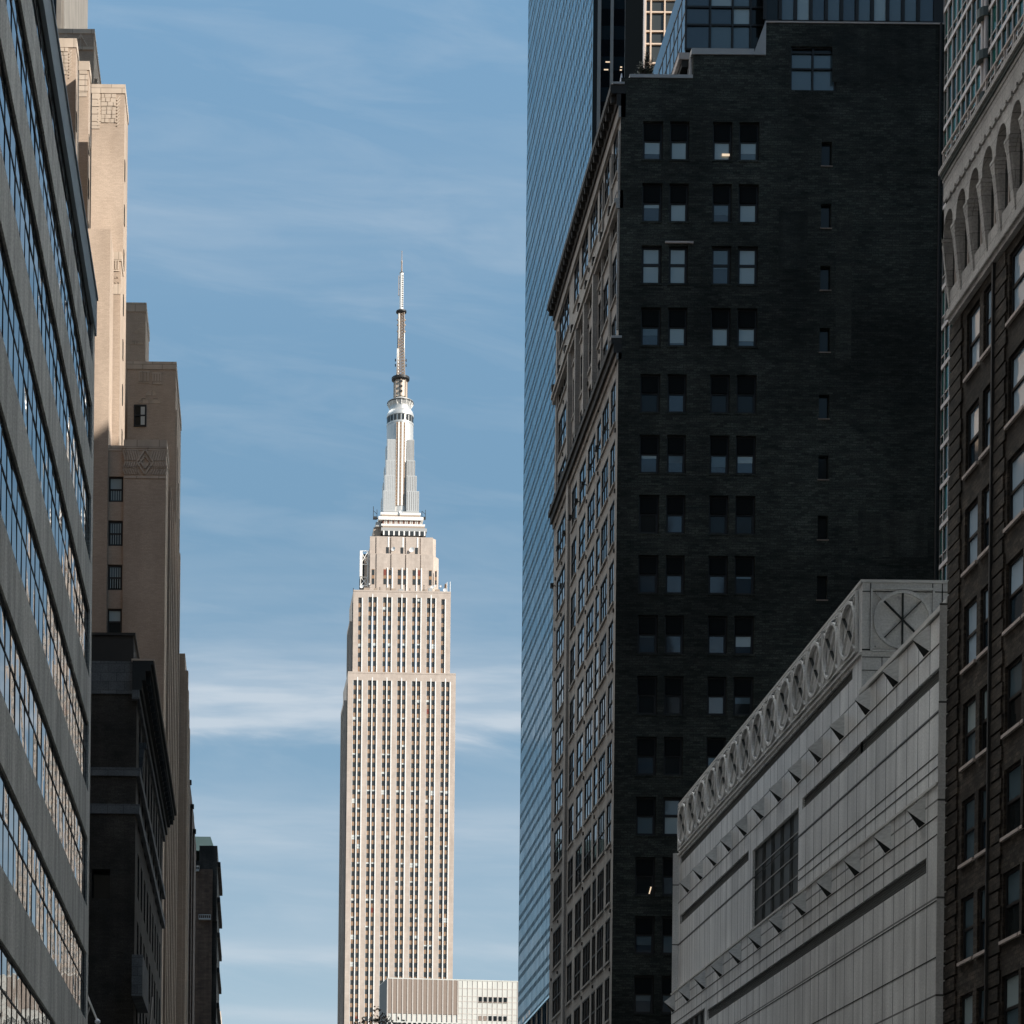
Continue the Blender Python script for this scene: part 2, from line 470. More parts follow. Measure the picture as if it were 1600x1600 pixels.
class MB:
    def __init__(s):
        s.v, s.f, s.mi, s.ms = [], [], [], []

    def m(s, name):
        if name not in s.ms:
            s.ms.append(name)
        return s.ms.index(name)

    def quad(s, a, b, c, d, mat):
        n = len(s.v)
        s.v += [a, b, c, d]
        s.f.append((n, n + 1, n + 2, n + 3))
        s.mi.append(s.m(mat))

    def poly(s, pts, mat):
        n = len(s.v)
        s.v += pts
        s.f.append(tuple(range(n, n + len(pts))))
        s.mi.append(s.m(mat))

    def hexa(s, p, mat):
        n = len(s.v)
        s.v += p
        k = s.m(mat)
        for q in ((0, 3, 2, 1), (4, 5, 6, 7), (0, 1, 5, 4), (1, 2, 6, 5), (2, 3, 7, 6), (3, 0, 4, 7)):
            s.f.append(tuple(n + i for i in q))
            s.mi.append(k)

    def box(s, x0, x1, y0, y1, z0, z1, mat):
        s.hexa([Vector(p) for p in ((x0, y0, z0), (x1, y0, z0), (x1, y1, z0), (x0, y1, z0), (x0, y0, z1), (x1, y0, z1), (x1, y1, z1), (x0, y1, z1))], mat)

    def fbox(s, fr, a0, a1, d0, d1, z0, z1, mat):
        s.hexa([fr.P(*p) for p in ((a0, d0, z0), (a1, d0, z0), (a1, d1, z0), (a0, d1, z0), (a0, d0, z1), (a1, d0, z1), (a1, d1, z1), (a0, d1, z1))], mat)

    def fquad(s, fr, a0, a1, z0, z1, d, mat, tilt=0.0):
        t = [random.uniform(-tilt, tilt) for _ in range(4)] if tilt else (0, 0, 0, 0)
        ta, tz = t[0], t[1]
        s.quad(fr.P(a0, d - ta - tz, z0), fr.P(a1, d + ta - tz, z0), fr.P(a1, d + ta + tz, z1), fr.P(a0, d - ta + tz, z1), mat)

    def fbar(s, fr, p, q, w, d0, d1, mat):
        dx, dz = q[0] - p[0], q[1] - p[1]
        l = math.hypot(dx, dz) or 1
        nx, nz = -dz / l * w / 2, dx / l * w / 2
        c = [(p[0] - nx, p[1] - nz), (q[0] - nx, q[1] - nz), (q[0] + nx, q[1] + nz), (p[0] + nx, p[1] + nz)]
        s.hexa([fr.P(a, d0, z) for a, z in c] + [fr.P(a, d1, z) for a, z in c], mat)

    def fring(s, fr, ca, cz, r0, r1, d0, d1, mat, n=28, a0=0.0, a1=2 * math.pi):
        for i in range(n):
            t0, t1 = a0 + (a1 - a0) * i / n, a0 + (a1 - a0) * (i + 1) / n
            c = [(ca + r0 * math.cos(t0), cz + r0 * math.sin(t0)), (ca + r1 * math.cos(t0), cz + r1 * math.sin(t0)),
                 (ca + r1 * math.cos(t1), cz + r1 * math.sin(t1)), (ca + r0 * math.cos(t1), cz + r0 * math.sin(t1))]
            s.hexa([fr.P(a, d0, z) for a, z in c] + [fr.P(a, d1, z) for a, z in c], mat)

    def bar(s, p, q, w, mat, n=4):
        p, q = Vector(p), Vector(q)
        d = (q - p).normalized()
        u = d.orthogonal().normalized()
        v = d.cross(u)
        k = s.m(mat)
        b = len(s.v)
        for e in (p, q):
            for i in range(n):
                t = 2 * math.pi * (i + 0.5) / n
                s.v.append(e + (u * math.cos(t) + v * math.sin(t)) * w / 2)
        for i in range(n):
            j = (i + 1) % n
            s.f.append((b + i, b + j, b + n + j, b + n + i))
            s.mi.append(k)
        s.f += [tuple(b + i for i in reversed(range(n))), tuple(b + n + i for i in range(n))]
        s.mi += [k, k]

    def lathe(s, cx, cy, prof, mat, n=32):
        k = s.m(mat)
        b = len(s.v)
        for r, z in prof:
            for i in range(n):
                t = 2 * math.pi * i / n
                s.v.append(Vector((cx + r * math.cos(t), cy + r * math.sin(t), z)))
        for j in range(len(prof) - 1):
            for i in range(n):
                i2 = (i + 1) % n
                s.f.append((b + j * n + i, b + j * n + i2, b + (j + 1) * n + i2, b + (j + 1) * n + i))
                s.mi.append(k)
        s.f.append(tuple(b + i for i in reversed(range(n))))
        s.f.append(tuple(b + (len(prof) - 1) * n + i for i in range(n)))
        s.mi += [k, k]

    def wall(s, fr, a0, a1, z0, z1, holes, depth, mat, reveal=None, d=0.0):
        """a wall face with rectangular openings (a0,a1,z0,z1) and their reveals"""
        reveal = reveal or mat
        A = sorted({a0, a1} | {h[0] for h in holes} | {h[1] for h in holes})
        Z = sorted({z0, z1} | {h[2] for h in holes} | {h[3] for h in holes})
        A = [a for a in A if a0 <= a <= a1]
        Z = [z for z in Z if z0 <= z <= z1]
        for j in range(len(Z) - 1):
            zc = (Z[j] + Z[j + 1]) / 2
            row = [h for h in holes if h[2] < zc < h[3]]
            st = None
            for i in range(len(A) - 1):
                ac = (A[i] + A[i + 1]) / 2
                hole = any(h[0] < ac < h[1] for h in row)
                if not hole and st is None:
                    st = A[i]
                if st is not None and (hole or i == len(A) - 2):
                    e = A[i] if hole else A[i + 1]
                    s.quad(fr.P(st, d, Z[j]), fr.P(e, d, Z[j]), fr.P(e, d, Z[j + 1]), fr.P(st, d, Z[j + 1]), mat)
                    st = None
        for h in holes:
            b0, b1, y0, y1 = h[:4]
            i = d - depth
            s.quad(fr.P(b0, d, y0), fr.P(b0, i, y0), fr.P(b0, i, y1), fr.P(b0, d, y1), reveal)
            s.quad(fr.P(b1, d, y0), fr.P(b1, i, y0), fr.P(b1, i, y1), fr.P(b1, d, y1), reveal)
            s.quad(fr.P(b0, d, y0), fr.P(b1, d, y0), fr.P(b1, i, y0), fr.P(b0, i, y0), reveal)
            s.quad(fr.P(b0, d, y1), fr.P(b1, d, y1), fr.P(b1, i, y1), fr.P(b0, i, y1), reveal)

    def build(s, name, parent=None, smooth=False, **props):
        me = bpy.data.meshes.new(name)
        off = Vector((0, 0, 0))
        p = parent
        while p is not None:
            if p.get('_local'):
                off = Vector((0, 0, 0))
                break
            off += p.location
            p = p.parent
        me.from_pydata([tuple(v - off) for v in s.v], [], s.f)
        for n in s.ms:
            me.materials.append(MATS[n])
        me.polygons.foreach_set('material_index', s.mi)
        if smooth:
            me.polygons.foreach_set('use_smooth', [True] * len(s.f))
            me.update()
            try:
                me.set_sharp_from_angle(angle=rad(35))
            except Exception:
                pass
        me.update()
        o = bpy.data.objects.new(name, me)
        C.objects.link(o)
        if parent is not None:
            o.parent = parent
        for k, v in props.items():
            o[k] = v
        return o


def thing(name, loc, label, cat, group=None, local=False):
    o = bpy.data.objects.new(name, None)
    o.empty_display_size = 2
    o.location = loc
    o['label'] = label
    o['category'] = cat
    if group:
        o['group'] = group
    if local:
        o['_local'] = 1
    C.objects.link(o)
    return o


def structure(name, mb):
    return mb.build(name, None, kind='structure')


def sash_window(parent, fr, a0, a1, z0, z1, d, upper, lower, frame='black_frame', bar=0.07, mid=0.5, sill=None, sill_d=0.06, extra=None, tilt=0.004):
    """double-hung window: frame mesh (the part) with two panes below it as sub-parts and an optional sill"""
    f = MB()
    th = 0.08
    f.fbox(fr, a0, a0 + bar, d, d + th, z0, z1, frame)
    f.fbox(fr, a1 - bar, a1, d, d + th, z0, z1, frame)
    f.fbox(fr, a0 + bar, a1 - bar, d, d + th, z0, z0 + bar, frame)
    f.fbox(fr, a0 + bar, a1 - bar, d, d + th, z1 - bar, z1, frame)
    zm = z0 + (z1 - z0) * mid
    f.fbox(fr, a0 + bar, a1 - bar, d, d + th * 0.9, zm - bar * 0.5, zm + bar * 0.5, frame)
    if extra:
        extra(f)
    w = f.build('window', parent)
    for lo, hi, mat, dd in ((z0 + bar, zm, lower, d + 0.015), (zm, z1 - bar, upper, d + 0.03)):
        p = MB()
        if isinstance(mat, tuple):      # blind drawn part of the way down
            zb = hi - (hi - lo) * mat[2]
            p.fquad(fr, a0 + bar, a1 - bar, lo, zb, dd, mat[1], tilt)
            p.fquad(fr, a0 + bar, a1 - bar, zb, hi, dd + 0.012, mat[0], tilt)
        else:
            p.fquad(fr, a0 + bar, a1 - bar, lo, hi, dd, mat, tilt)
        p.build('pane', w)
    if sill:
        p = MB()
        p.fbox(fr, a0 - 0.06, a1 + 0.06, -0.02, sill_d, z0 - 0.1, z0 - 0.003, sill)
        p.build('sill', w)
    return w


XL, XR = -7.0, 21.8          # the two building lines of the street

# ------------------------------------------------------------------ ground, road, pavements
g = MB(); g.box(-3000, 3000, -1500, 4500, -1.2, -0.2, 'city_ground'); structure('ground', g)
g = MB(); g.box(-2.8, 17.6, -300, 1500, -0.2, -0.13, 'asphalt'); structure('road', g)
for n_, a, b in (('pavement', XL - 0.5, -2.8), ('pavement', 17.6, XR + 0.5)):
    g = MB(); g.box(a, b, -300, 1500, -0.2, 0.0, 'pavement_concrete'); structure(n_, g)
g = MB()
for i in range(60):
    g.box(9.4, 9.55, -60 + i * 8, -56.5 + i * 8, -0.126, -0.122, 'road_paint')
structure('road_marking', g)

exec_parts = []


# ------------------------------------------------------------------ left: long building with ribbon windows
def ribbon_building():
    t = thing('ribbon_window_building', (XL - 10, 55, 0), 'grey concrete building along the left edge with long bands of ribbon windows', 'building')
    fr = left_side(XL)
    Y0, Y1 = 14.0, 89.8
    zz = lambda y: zY(y, 89.5, 140)
    rows = [(518, 579), (645, 729), (789, 892), (962, 1067), (1138, 1245), (1316, 1422), (1494, 1597), (1672, 1775), (1850, 1953)]
    top, pb = zz(463), zz(518)
    holes = [(Y0 + 1, 88.75, zz(b), zz(a)) for a, b in rows]
    w = MB()
    w.wall(fr, Y0, Y1, 0, pb, holes, 0.13, 'ribbed_concrete')
    w.quad(fr.P(Y1, 0, 0), fr.P(Y1, -24, 0), fr.P(Y1, -24, top - .3), fr.P(Y1, 0, top - .3), 'ribbed_concrete')
    w.quad(fr.P(Y0, 0, 0), fr.P(Y0, -24, 0), fr.P(Y0, -24, top - .3), fr.P(Y0, 0, top - .3), 'ribbed_concrete')
    w.quad(fr.P(Y0, -24, 0), fr.P(Y1, -24, 0), fr.P(Y1, -24, top - .3), fr.P(Y0, -24, top - .3), 'ribbed_concrete')
    w.fbox(fr, Y0, Y1, -24, -1, top - .6, top - .3, 'roof_tar')
    w.build('wall', t)
    p = MB()
    p.fbox(fr, Y0, Y1 + .1, -1, 0.07, pb - .02, top, 'parapet_metal')
    p.fbox(fr, Y0, Y1 + .12, -1.05, 0.12, top, top + .12, 'parapet_metal')
    p.build('parapet', t)
    for a0, a1, z0, z1 in holes:
        f = MB()
        d = -0.13
        n = int(round((a1 - a0) / 1.3))
        st = (a1 - a0) / n
        tr = z0 + (z1 - z0) * 0.56
        f.fbox(fr, a0, a1, d, d + .06, z0, z0 + .09, 'black_frame')
        f.fbox(fr, a0, a1, d, d + .06, z1 - .08, z1, 'black_frame')
        f.fbox(fr, a0, a1, d, d + .05, tr - .035, tr + .035, 'black_frame')
        for i in range(n + 1):
            a = a0 + st * i
            f.fbox(fr, a - .024, a + .024, d, d + .045, z0 + .09, tr - .035, 'black_frame')
            f.fbox(fr, a - .024, a + .024, d, d + .045, tr + .035, z1 - .08, 'black_frame')
        win = f.build('ribbon_window', t)
        gl = MB()
        for i in range(n):
            for q0, q1 in ((z0 + .08, tr), (tr, z1 - .07)):
                gl.fquad(fr, a0 + st * i, a0 + st * (i + 1), q0, q1, d + .03, 'ribbon_glass', 0.006)
        gl.build('glazing', win)


ribbon_building()


# ------------------------------------------------------------------ left: old dark brick building with heavy cornice
def cornice_building():
    Y0, Y1, X1 = 123.0, 158.5, -32.0
    t = thing('corniced_brick_building', (XL - 8, 140, 0), 'dark old brick building on the left with a heavy projecting cornice and stone belt courses', 'building')
    fs, ff = left_side(XL), facing_cam(Y0)
    top = zY(1034, Y0, 200)
    z = lambda y: zY(y, Y0, 200)
    w = MB()
    h0 = onY(143, 1404, Y0); h1 = onY(172, 1358, Y0)
    w.wall(ff, X1, XL, 0, top, [(h0[0], h1[0], h0[1], h1[1])], 0.8, 'old_dark_brick')
    w.fquad(ff, h0[0], h1[0], h0[1], h1[1], -0.8, 'black_pane')
    holes = []
    cols = [125.6 + 3.6 * i for i in range(9)]
    rows = [3.0 + 3.9 * j for j in range(9)]
    for c in cols:
        for r in rows:
            if r + 2.3 < top - 2.5:
                holes.append((c, c + 1.7, r, r + 2.5))
    w.wall(fs, Y0, Y1, 0, top, holes, 0.35, 'old_dark_brick')
    w.quad(fs.P(Y1, 0, 0), fs.P(Y1, -25, 0), fs.P(Y1, -25, top), fs.P(Y1, 0, top), 'old_dark_brick')
    w.quad(fs.P(Y0, 0, top), fs.P(Y1, 0, top), fs.P(Y1, -25, top), fs.P(Y0, -25, top), 'roof_tar')
    w.build('wall', t)
    for k, h in enumerate(holes):
        sash_window(t, fs, *h, -0.35, 'navy_pane', random.choice(['black_pane', 'navy_pane', 'mid_pane']), 'blue_stone', 0.12)
    for ya, yb in ((1200, 1213), (1257, 1272)):
        b = MB()
        b.fbox(ff, -12.4, XL, 0.002, 0.12, z(yb), z(ya), 'blue_stone')
        b.fbox(fs, Y0 - .12, Y1, 0.002, 0.22, z(yb), z(ya), 'blue_stone')
        b.build('belt_course', t)
    b = MB()
    b.fbox(ff, -12.2, XL - .02, 0.003, 0.10, z(1085), top, 'blue_stone')
    b.build('parapet_panel', t)
    c = MB()
    H = top
    for d, za, zb, m in ((0.94, H - .28, H - .05, 'cornice_copper'), (0.80, H - .62, H - .28, 'cornice_copper'), (0.50, H - 1.15, H - .62, 'cornice_copper'), (0.30, H - 1.7, H - 1.15, 'cornice_copper'), (0.16, H - 2.2, H - 1.7, 'blue_stone')):
        c.fbox(fs, Y0 - .4, Y1 + .4, -0.25, d, za, zb, m)
    c.fbox(fs, Y0 - .42, Y1 + .42, -0.3, 0.99, H - .05, H + .05, 'cornice_edge')
    cor = c.build('cornice', t)
    n = 26
    for i in range(n):
        m = MB()
        a = Y0 + .6 + (Y1 - Y0 - 1.2) * i / (n - 1)
        m.fbox(fs, a - .14, a + .14, 0.29, 0.74, H - 1.14, H - .63, 'cornice_copper')
        m.build('modillion', cor)
    # carved bracket on the corner pier
    s = MB()
    z0, z1 = z(1207), z(1138)
    for i in range(8):
        a = i / 8
        s.fbox(fs, 126.0, 126.5, 0, 0.30 - 0.22 * a + (0.12 if i == 0 else 0), z1 - (z1 - z0) * (a + .125), z1 - (z1 - z0) * a, 'blue_stone')
    s.build('bracket', t)
    # rooftop bulkhead
    b = MB()
    x0, zt = onY(146, 993, 124.5); x1, _ = onY(209, 993, 124.5)
    b.box(x0 - 4, x1, 124.5, 131, top - .1, zt, 'cornice_black')
    b.box(x0 - 4.1, x1 + .1, 124.4, 131.1, zt, zt + .15, 'cornice_black')
    b.build('bulkhead', t)
    # fire escape low on the street side
    e = MB()
    for k in range(4):
        z0 = 6.0 + 3.9 * k
        e.fbox(fs, 127.5, 133.0, 0.02, 1.15, z0, z0 + .07, 'dark_metal')
        for q in range(12):
            e.bar(fs.P(127.5 + .5 * q, 1.12, z0 + .05), fs.P(127.5 + .5 * q, 1.12, z0 + 1.0), .035, 'dark_metal')
        e.bar(fs.P(127.5, 1.12, z0 + 1.0), fs.P(133.0, 1.12, z0 + 1.0), .06, 'blue_stone')
        e.bar(fs.P(127.5, .6, z0), fs.P(132.5, .6, z0 + 3.9), .14, 'dark_metal')
    e.build('fire_escape', t)
    b = MB()
    a0, zb = onX(219, 1556, XL + .5); a1, zt = onX(229, 1522, XL + .5)
    b.fbox(fs, min(a0, a1), max(a0, a1), 0.02, 0.62, zb, zt, 'blue_stone')
    b.build('balcony', t)


cornice_building()


# ------------------------------------------------------------------ left: art deco hotel with setbacks
def deco_hotel():
    t = thing('art_deco_hotel', (-22, 190, 0), 'stepped beige brick tower on the left with carved panels and sunlit upper blocks', 'building')

    def block(xl, xr, yt, Y, Yb, cap=14, stone=24, part='tower_block', right=None, mat='deco_brick', xr_y=None):
        a0, zt = onY(xl, yt, Y)
        a1, _ = onY(xr, xr_y or yt, Y)
        if right is not None:
            a1 = right
        zc = zY(yt + cap, Y, xl)
        b = MB()
        b.box(a0, a1, Y, Yb, 0, zc, mat)
        o = b.build(part, t)
        c = MB()
        c.box(a0 - .06, a1 + .06, Y - .06, Yb, zc, zt, 'deco_stone')
        if stone:
            pass
        c.build('coping', o)
        return a0, a1, zt, zc, facing_cam(Y)

    # rear tower and shaded upper block
    b = MB()
    x1, _ = onY(100, 20, 212)
    b.box(-60, x1, 212, 240, 0, 175, 'rear_stone_shaded')
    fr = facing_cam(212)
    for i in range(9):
        b.fbox(fr, x1 - 0.25 - i * 1.25 - .45, x1 - 0.25 - i * 1.25, 0, .35, 110, 175, 'rear_stone_shaded')
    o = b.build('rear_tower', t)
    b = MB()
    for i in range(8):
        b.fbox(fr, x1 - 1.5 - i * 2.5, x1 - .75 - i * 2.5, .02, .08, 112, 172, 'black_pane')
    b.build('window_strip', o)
    a0, a1, zt, zc, fr = block(60, 147, 45, 198, 212, 7, right=None)
    r = MB()
    z1 = zY(75, 198)
    r.fbox(fr, a0, a1 + .05, 0.0, .10, z1 - .35, z1 - .1, 'deco_stone')
    for i in range(4):
        c = a1 - 1.2 - i * 1.35
        r.fbar(fr, (c - .6, z1), (c, zc - .1), .09, .0, .08, 'deco_stone')
        r.fbar(fr, (c + .6, z1), (c, zc - .1), .09, .0, .08, 'deco_stone')
        r.fbar(fr, (c, z1 - .1), (c, zc), .08, .0, .07, 'deco_stone')
    r.build('relief_panel', t)
    s = MB()
    for i in range(4):
        s.box(a1 - 0.5 + .0, a1 + .25 + .12 * i, 199 + 2.6 * i, 200.6 + 2.6 * i, 0, zc - 3.5 - 3.2 * i, 'deco_brick')
    s.build('pier', t)
    # sunlit blocks
    C1 = block(60, 119, 60, 182, 198, 14)
    D1 = block(124, 139, 96, 180, 182.0, 14)
    E1 = block(144, 195, 132, 174, 178.5, 14)
    F1 = block(126, 170, 364, 171, 174.0, 13)
    F2 = block(174, 189, 394, 171.4, 174.0, 14)
    # stone trim under the copings
    def fluted(fr, a0, a1, z0, z1, n, parent=t):
        r = MB()
        w = (a1 - a0) / n
        for i in range(n):
            r.fbox(fr, a0 + w * (i + .18), a0 + w * (i + .72), 0, .08, z0, z1, 'deco_stone')
        r.fbox(fr, a0, a1, 0, .05, z1, z1 + .12, 'deco_stone')
        r.fbox(fr, a0, a1, 0, .05, z0 - .12, z0, 'deco_stone')
        r.build('relief_panel', parent)

    def fans(fr, a0, a1, z0, z1, parent=t):
        w = a1 - a0
        for k, (ca, cz) in enumerate(((a0 + w * .28, z0), (a0 + w * .60, z0 + (z1 - z0) * .45), (a0 + w * .78, z0))):
            r = MB()
            rr = w * .21
            r.fring(fr, ca, cz, rr * .88, rr, 0, .06, 'deco_stone', 14, 0, math.pi)
            r.fring(fr, ca, cz, .001, rr * .88, 0, .02, 'deco_stone', 14, 0, math.pi)
            r.fring(fr, ca, cz, rr * .45, rr * .55, .02, .05, 'deco_stone', 10, 0, math.pi)
            r.build('relief_panel', parent)
    for (a0, a1, zt, zc, fr), (ya, yb, yc) in ((F1, (379, 392, 417)), (F2, (408, 424, 446))):
        Y = fr.o.y
        b0 = max(a0, onY(136, 400, Y)[0])
        fluted(fr, b0 + .1, a1 - .1, zY(yb, Y), zY(ya, Y), max(3, int((a1 - b0) / .38)))
        fans(fr, b0 + .1, a1 - .1, zY(yc, Y), zY(yb + 2, Y))
        s = MB()
        s.fbox(fr, b0, a1 + .02, 0, .03, zY(yc + 16, Y), zY(yc, Y), 'deco_stone')
        s.build('stone_panel', t)
    # carved figure panels of stone blocks
    for (a0, a1, zt, zc, fr), xs, ys in ((E1, (158, 182), (147, 192)), (C1, (92, 107), (75, 117))):
        Y = fr.o.y
        p0, p1 = onY(xs[0], ys[1], Y), onY(xs[1], ys[0], Y)
        r = MB()
        nz = 7
        h = (p1[1] - p0[1]) / nz
        rnd = random.Random(3)
        for j in range(nz):
            x = p0[0]
            while x < p1[0] - .1:
                w = rnd.uniform(.22, .55)
                w = min(w, p1[0] - x)
                r.fbox(fr, x + .02, x + w - .03, 0, rnd.uniform(.025, .075), p0[1] + h * j + .015, p0[1] + h * (j + 1) - .015, 'deco_stone')
                x += w
        for x in (p0[0] - .16, p1[0] + .16):
            for j in range(9):
                zc2 = p0[1] + (p1[1] - p0[1]) * (j + .5) / 9 - .25
                r.fbar(fr, (x - .12, zc2 - .14), (x + .12, zc2 + .16), .10, 0, .06, 'deco_stone')
        r.build('relief_panel', t)
    for (a0, a1, zt, zc, fr), ys in ((E1, (147, 205)), (D1, (111, 155))):
        Y = fr.o.y
        s = MB()
        n = 5
        for j in range(n):
            z1 = zY(ys[0], Y) - (zY(ys[0], Y) - zY(ys[1], Y)) * j / n
            z0 = z1 - (zY(ys[0], Y) - zY(ys[1], Y)) / n + .05
            s.fbox(fr, a0, min(a1, a0 + .65 + .1 * (j % 2)), 0, .04, z0, z1, 'deco_stone')
        s.build('quoins', t)
    # thin recessed slots between the lit blocks
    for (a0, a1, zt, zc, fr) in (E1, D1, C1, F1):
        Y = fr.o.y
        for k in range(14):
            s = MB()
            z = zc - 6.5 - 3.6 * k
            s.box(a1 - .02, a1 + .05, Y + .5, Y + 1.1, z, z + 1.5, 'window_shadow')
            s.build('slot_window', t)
    # shaded blocks towards the street
    G1 = block(196, 228, 473, 198, 204, 14, mat='deco_brick')
    H1 = block(200, 275, 565, 190, 203, 12)
    a0, a1, zt, zc, fr = H1
    fluted(fr, a0 + .9, a0 + 1.9, zY(598, 190), zY(584, 190), 4)
    fluted(fr, a0 + 2.1, a0 + 3.0, zY(600, 190), zY(586, 190), 4)
    fans(fr, a0 + .8, a0 + 2.9, zY(632, 190), zY(605, 190))
    a0, a1, zt, zc, fr = G1
    fans(fr, a0 + .4, a1 - .2, zY(540, 198), zY(500, 198))
    w0, wz0 = onY(209, 667, 190); w1, wz1 = onY(229, 633, 190)
    fr182 = facing_cam(190)
    sash_window(t, fr182, w0, w1, wz0, wz1, 0.02, 'black_pane', 'black_pane', 'black_frame', .12)
    cur = MB()
    cur.fquad(fr182, w0 + (w1 - w0) * .55, w1 - .14, wz0 + .15, wz1 - .2, .115, 'white_blind')
    cur.fbox(fr182, w0 + .1, w1 - .1, .10, .15, (wz0 + wz1) / 2 - .06, (wz0 + wz1) / 2 + .06, 'black_frame')
    cur.build('curtain', t)
    # lower front wing with the window column
    Y = 167.0
    fr = facing_cam(Y)
    xa, zj = onY(169, 700, Y)
    xb, _ = onY(194, 700, Y)
    xi, zi = onY(260, 688, Y)
    zp = zY(364, 170)
    b = MB()
    b.box(-42, xa, Y, 171, 0, zY(360, Y), 'deco_brick')
    b.build('pier', t)
    b = MB()
    wins = []
    for (ya, yb) in ((742, 782), (811, 851), (880, 920), (949, 989), (1018, 1058), (1087, 1127), (1156, 1196), (1225, 1265)):
        wins.append((xa + .06, xb - .06, zY(yb, Y, 180), zY(ya, Y, 180)))
    b.wall(facing_cam(Y + .3), xa, xb, 0, zY(697, Y, 180), wins, .25, 'deco_brick')
    b.box(xa, xb, Y + .6, 171, 0, zY(697, Y, 180), 'deco_brick')
    b.build('window_bay', t)
    c = MB()
    c.fbox(facing_cam(Y + .3), xa, xb, 0, .05, zY(702, Y, 180), zY(694, Y, 180), 'deco_stone')
    c.build('coping', t)
    kinds = ['mid_pane', 'navy_pane', 'black_pane', 'navy_pane', 'black_pane', 'mid_pane', 'black_pane', 'navy_pane']
    for k, wn in enumerate(wins):
        w = sash_window(t, facing_cam(Y + .3), *wn, -.22, 'pale_pane' if k in (0, 3) else 'mid_pane', 'black_pane' if k == 3 else kinds[k], 'black_frame', .13)
        if k in (1, 2, 0):
            cu = MB()
            for q in range(5):
                aa = wn[0] + (wn[1] - wn[0]) * (.16 + .16 * q)
                cu.fquad(facing_cam(Y + .3), aa, aa + .06, wn[2] + .2, wn[3] - .2, -.17, 'pale_pane')
            cu.build('curtain', w)
    b = MB()
    b.box(xb, xi, Y, 171, 0, zi - .35, 'deco_brick')
    b.build('tower_block', t)
    c = MB()
    c.box(xb - .03, xi + .05, Y - .07, 171, zY(701, Y, 230), zi, 'deco_stone')
    c.build('coping', t)
    # diamond relief panel
    r = MB()
    z0, z1 = zY(742, Y, 230), zY(703, Y, 230)
    r.fbox(fr, xb, xi, 0, .06, z0 - .28, z0 - .1, 'deco_stone')
    r.fbox(fr, xb, xi, 0, .05, z1 - .05, z1 + .05, 'deco_stone')
    ca, cz = (xb + xi) / 2, (z0 + z1) / 2
    hw, hh = (xi - xb) / 2, (z1 - z0) / 2
    for k in range(7):
        for sx in (-1, 1):
            e = .26 + .115 * k
            r.fbar(fr, (ca + sx * hw * (e + .10), z1 - .08), (ca + sx * hw * (e - .02), cz + .12), .10, 0, .09, 'deco_stone')
            r.fbar(fr, (ca + sx * hw * (e - .02), cz + .02), (ca + sx * hw * (e + .08), cz - hh * .45), .10, 0, .09, 'deco_stone')
            r.fbar(fr, (ca + sx * hw * (e + .10), cz - hh * .55), (ca + sx * hw * (e - .02), z0), .09, 0, .09, 'deco_stone')
    for q in (1.0, .55):
        pts = [(ca, cz + hh * q), (ca + .62 * q, cz), (ca, cz - hh * q), (ca - .62 * q, cz)]
        for i in range(4):
            r.fbar(fr, pts[i], pts[(i + 1) % 4], .12, 0, .14, 'deco_stone')
    r.build('relief_panel', t)
    # street side with vertical piers, stepping down towards the back
    fs = left_side(XL - .25)
    s = MB()
    s.fbox(fs, 171, 189.9, -6, -.45, 0, zY(900, 180, 270), 'deco_brick')
    s.fbox(fs, 171.2, 189.8, -.45, -.40, 0, zY(905, 180, 270), 'recess_metal')
    s.build('tower_block', t)
    for k in range(7):
        a = 171.3 + 2.7 * k
        s = MB()
        s.fbox(fs, a, a + .8, -.4, .0 + .03 * k, 0, zY(760 + 18 * k, a, 270), 'deco_brick')
        s.fbox(fs, a + 1.3, a + 1.65, -.4, -.1, 0, zY(790 + 18 * k, a, 270), 'deco_stone')
        s.build('pier', t)
    for k in range(5):
        a = 190.1 + 2.6 * k
        s = MB()
        s.fbox(fs, a, a + .9, -.7, -.3, 0, zY(640, 190, 270) - 2.2 * k, 'deco_brick')
        s.fbox(fs, a + .9, a + 2.6, -.7, -.55, 0, zY(655, 190, 270) - 2.2 * k, 'recess_metal')
        s.fbox(fs, a + 1.6, a + 1.9, -.55, -.35, 0, zY(660, 190, 270) - 2.2 * k, 'deco_stone')
        s.build('pier', t)
    s = MB()
    zK = zY(954, 191, 281)
    s.fbox(fs, 203.2, 212, -12, .15, 0, zK, 'deco_brick')
    s.build('tower_block', t)
    for k in range(4):
        a = 203.5 + 2.2 * k
        s = MB()
        s.fbox(fs, a, a + .9, .15, .45, 0, zK - 1.5 - 1.2 * k, 'deco_brick')
        s.fbox(fs, a + .9, a + 2.1, .15, .2, 0, zK - 3 - 1.2 * k, 'recess_metal')
        s.fbox(fs, a + 1.4, a + 1.65, .2, .35, 0, zK - 2.5 - 1.2 * k, 'deco_stone')
        s.build('pier', t)


deco_hotel()


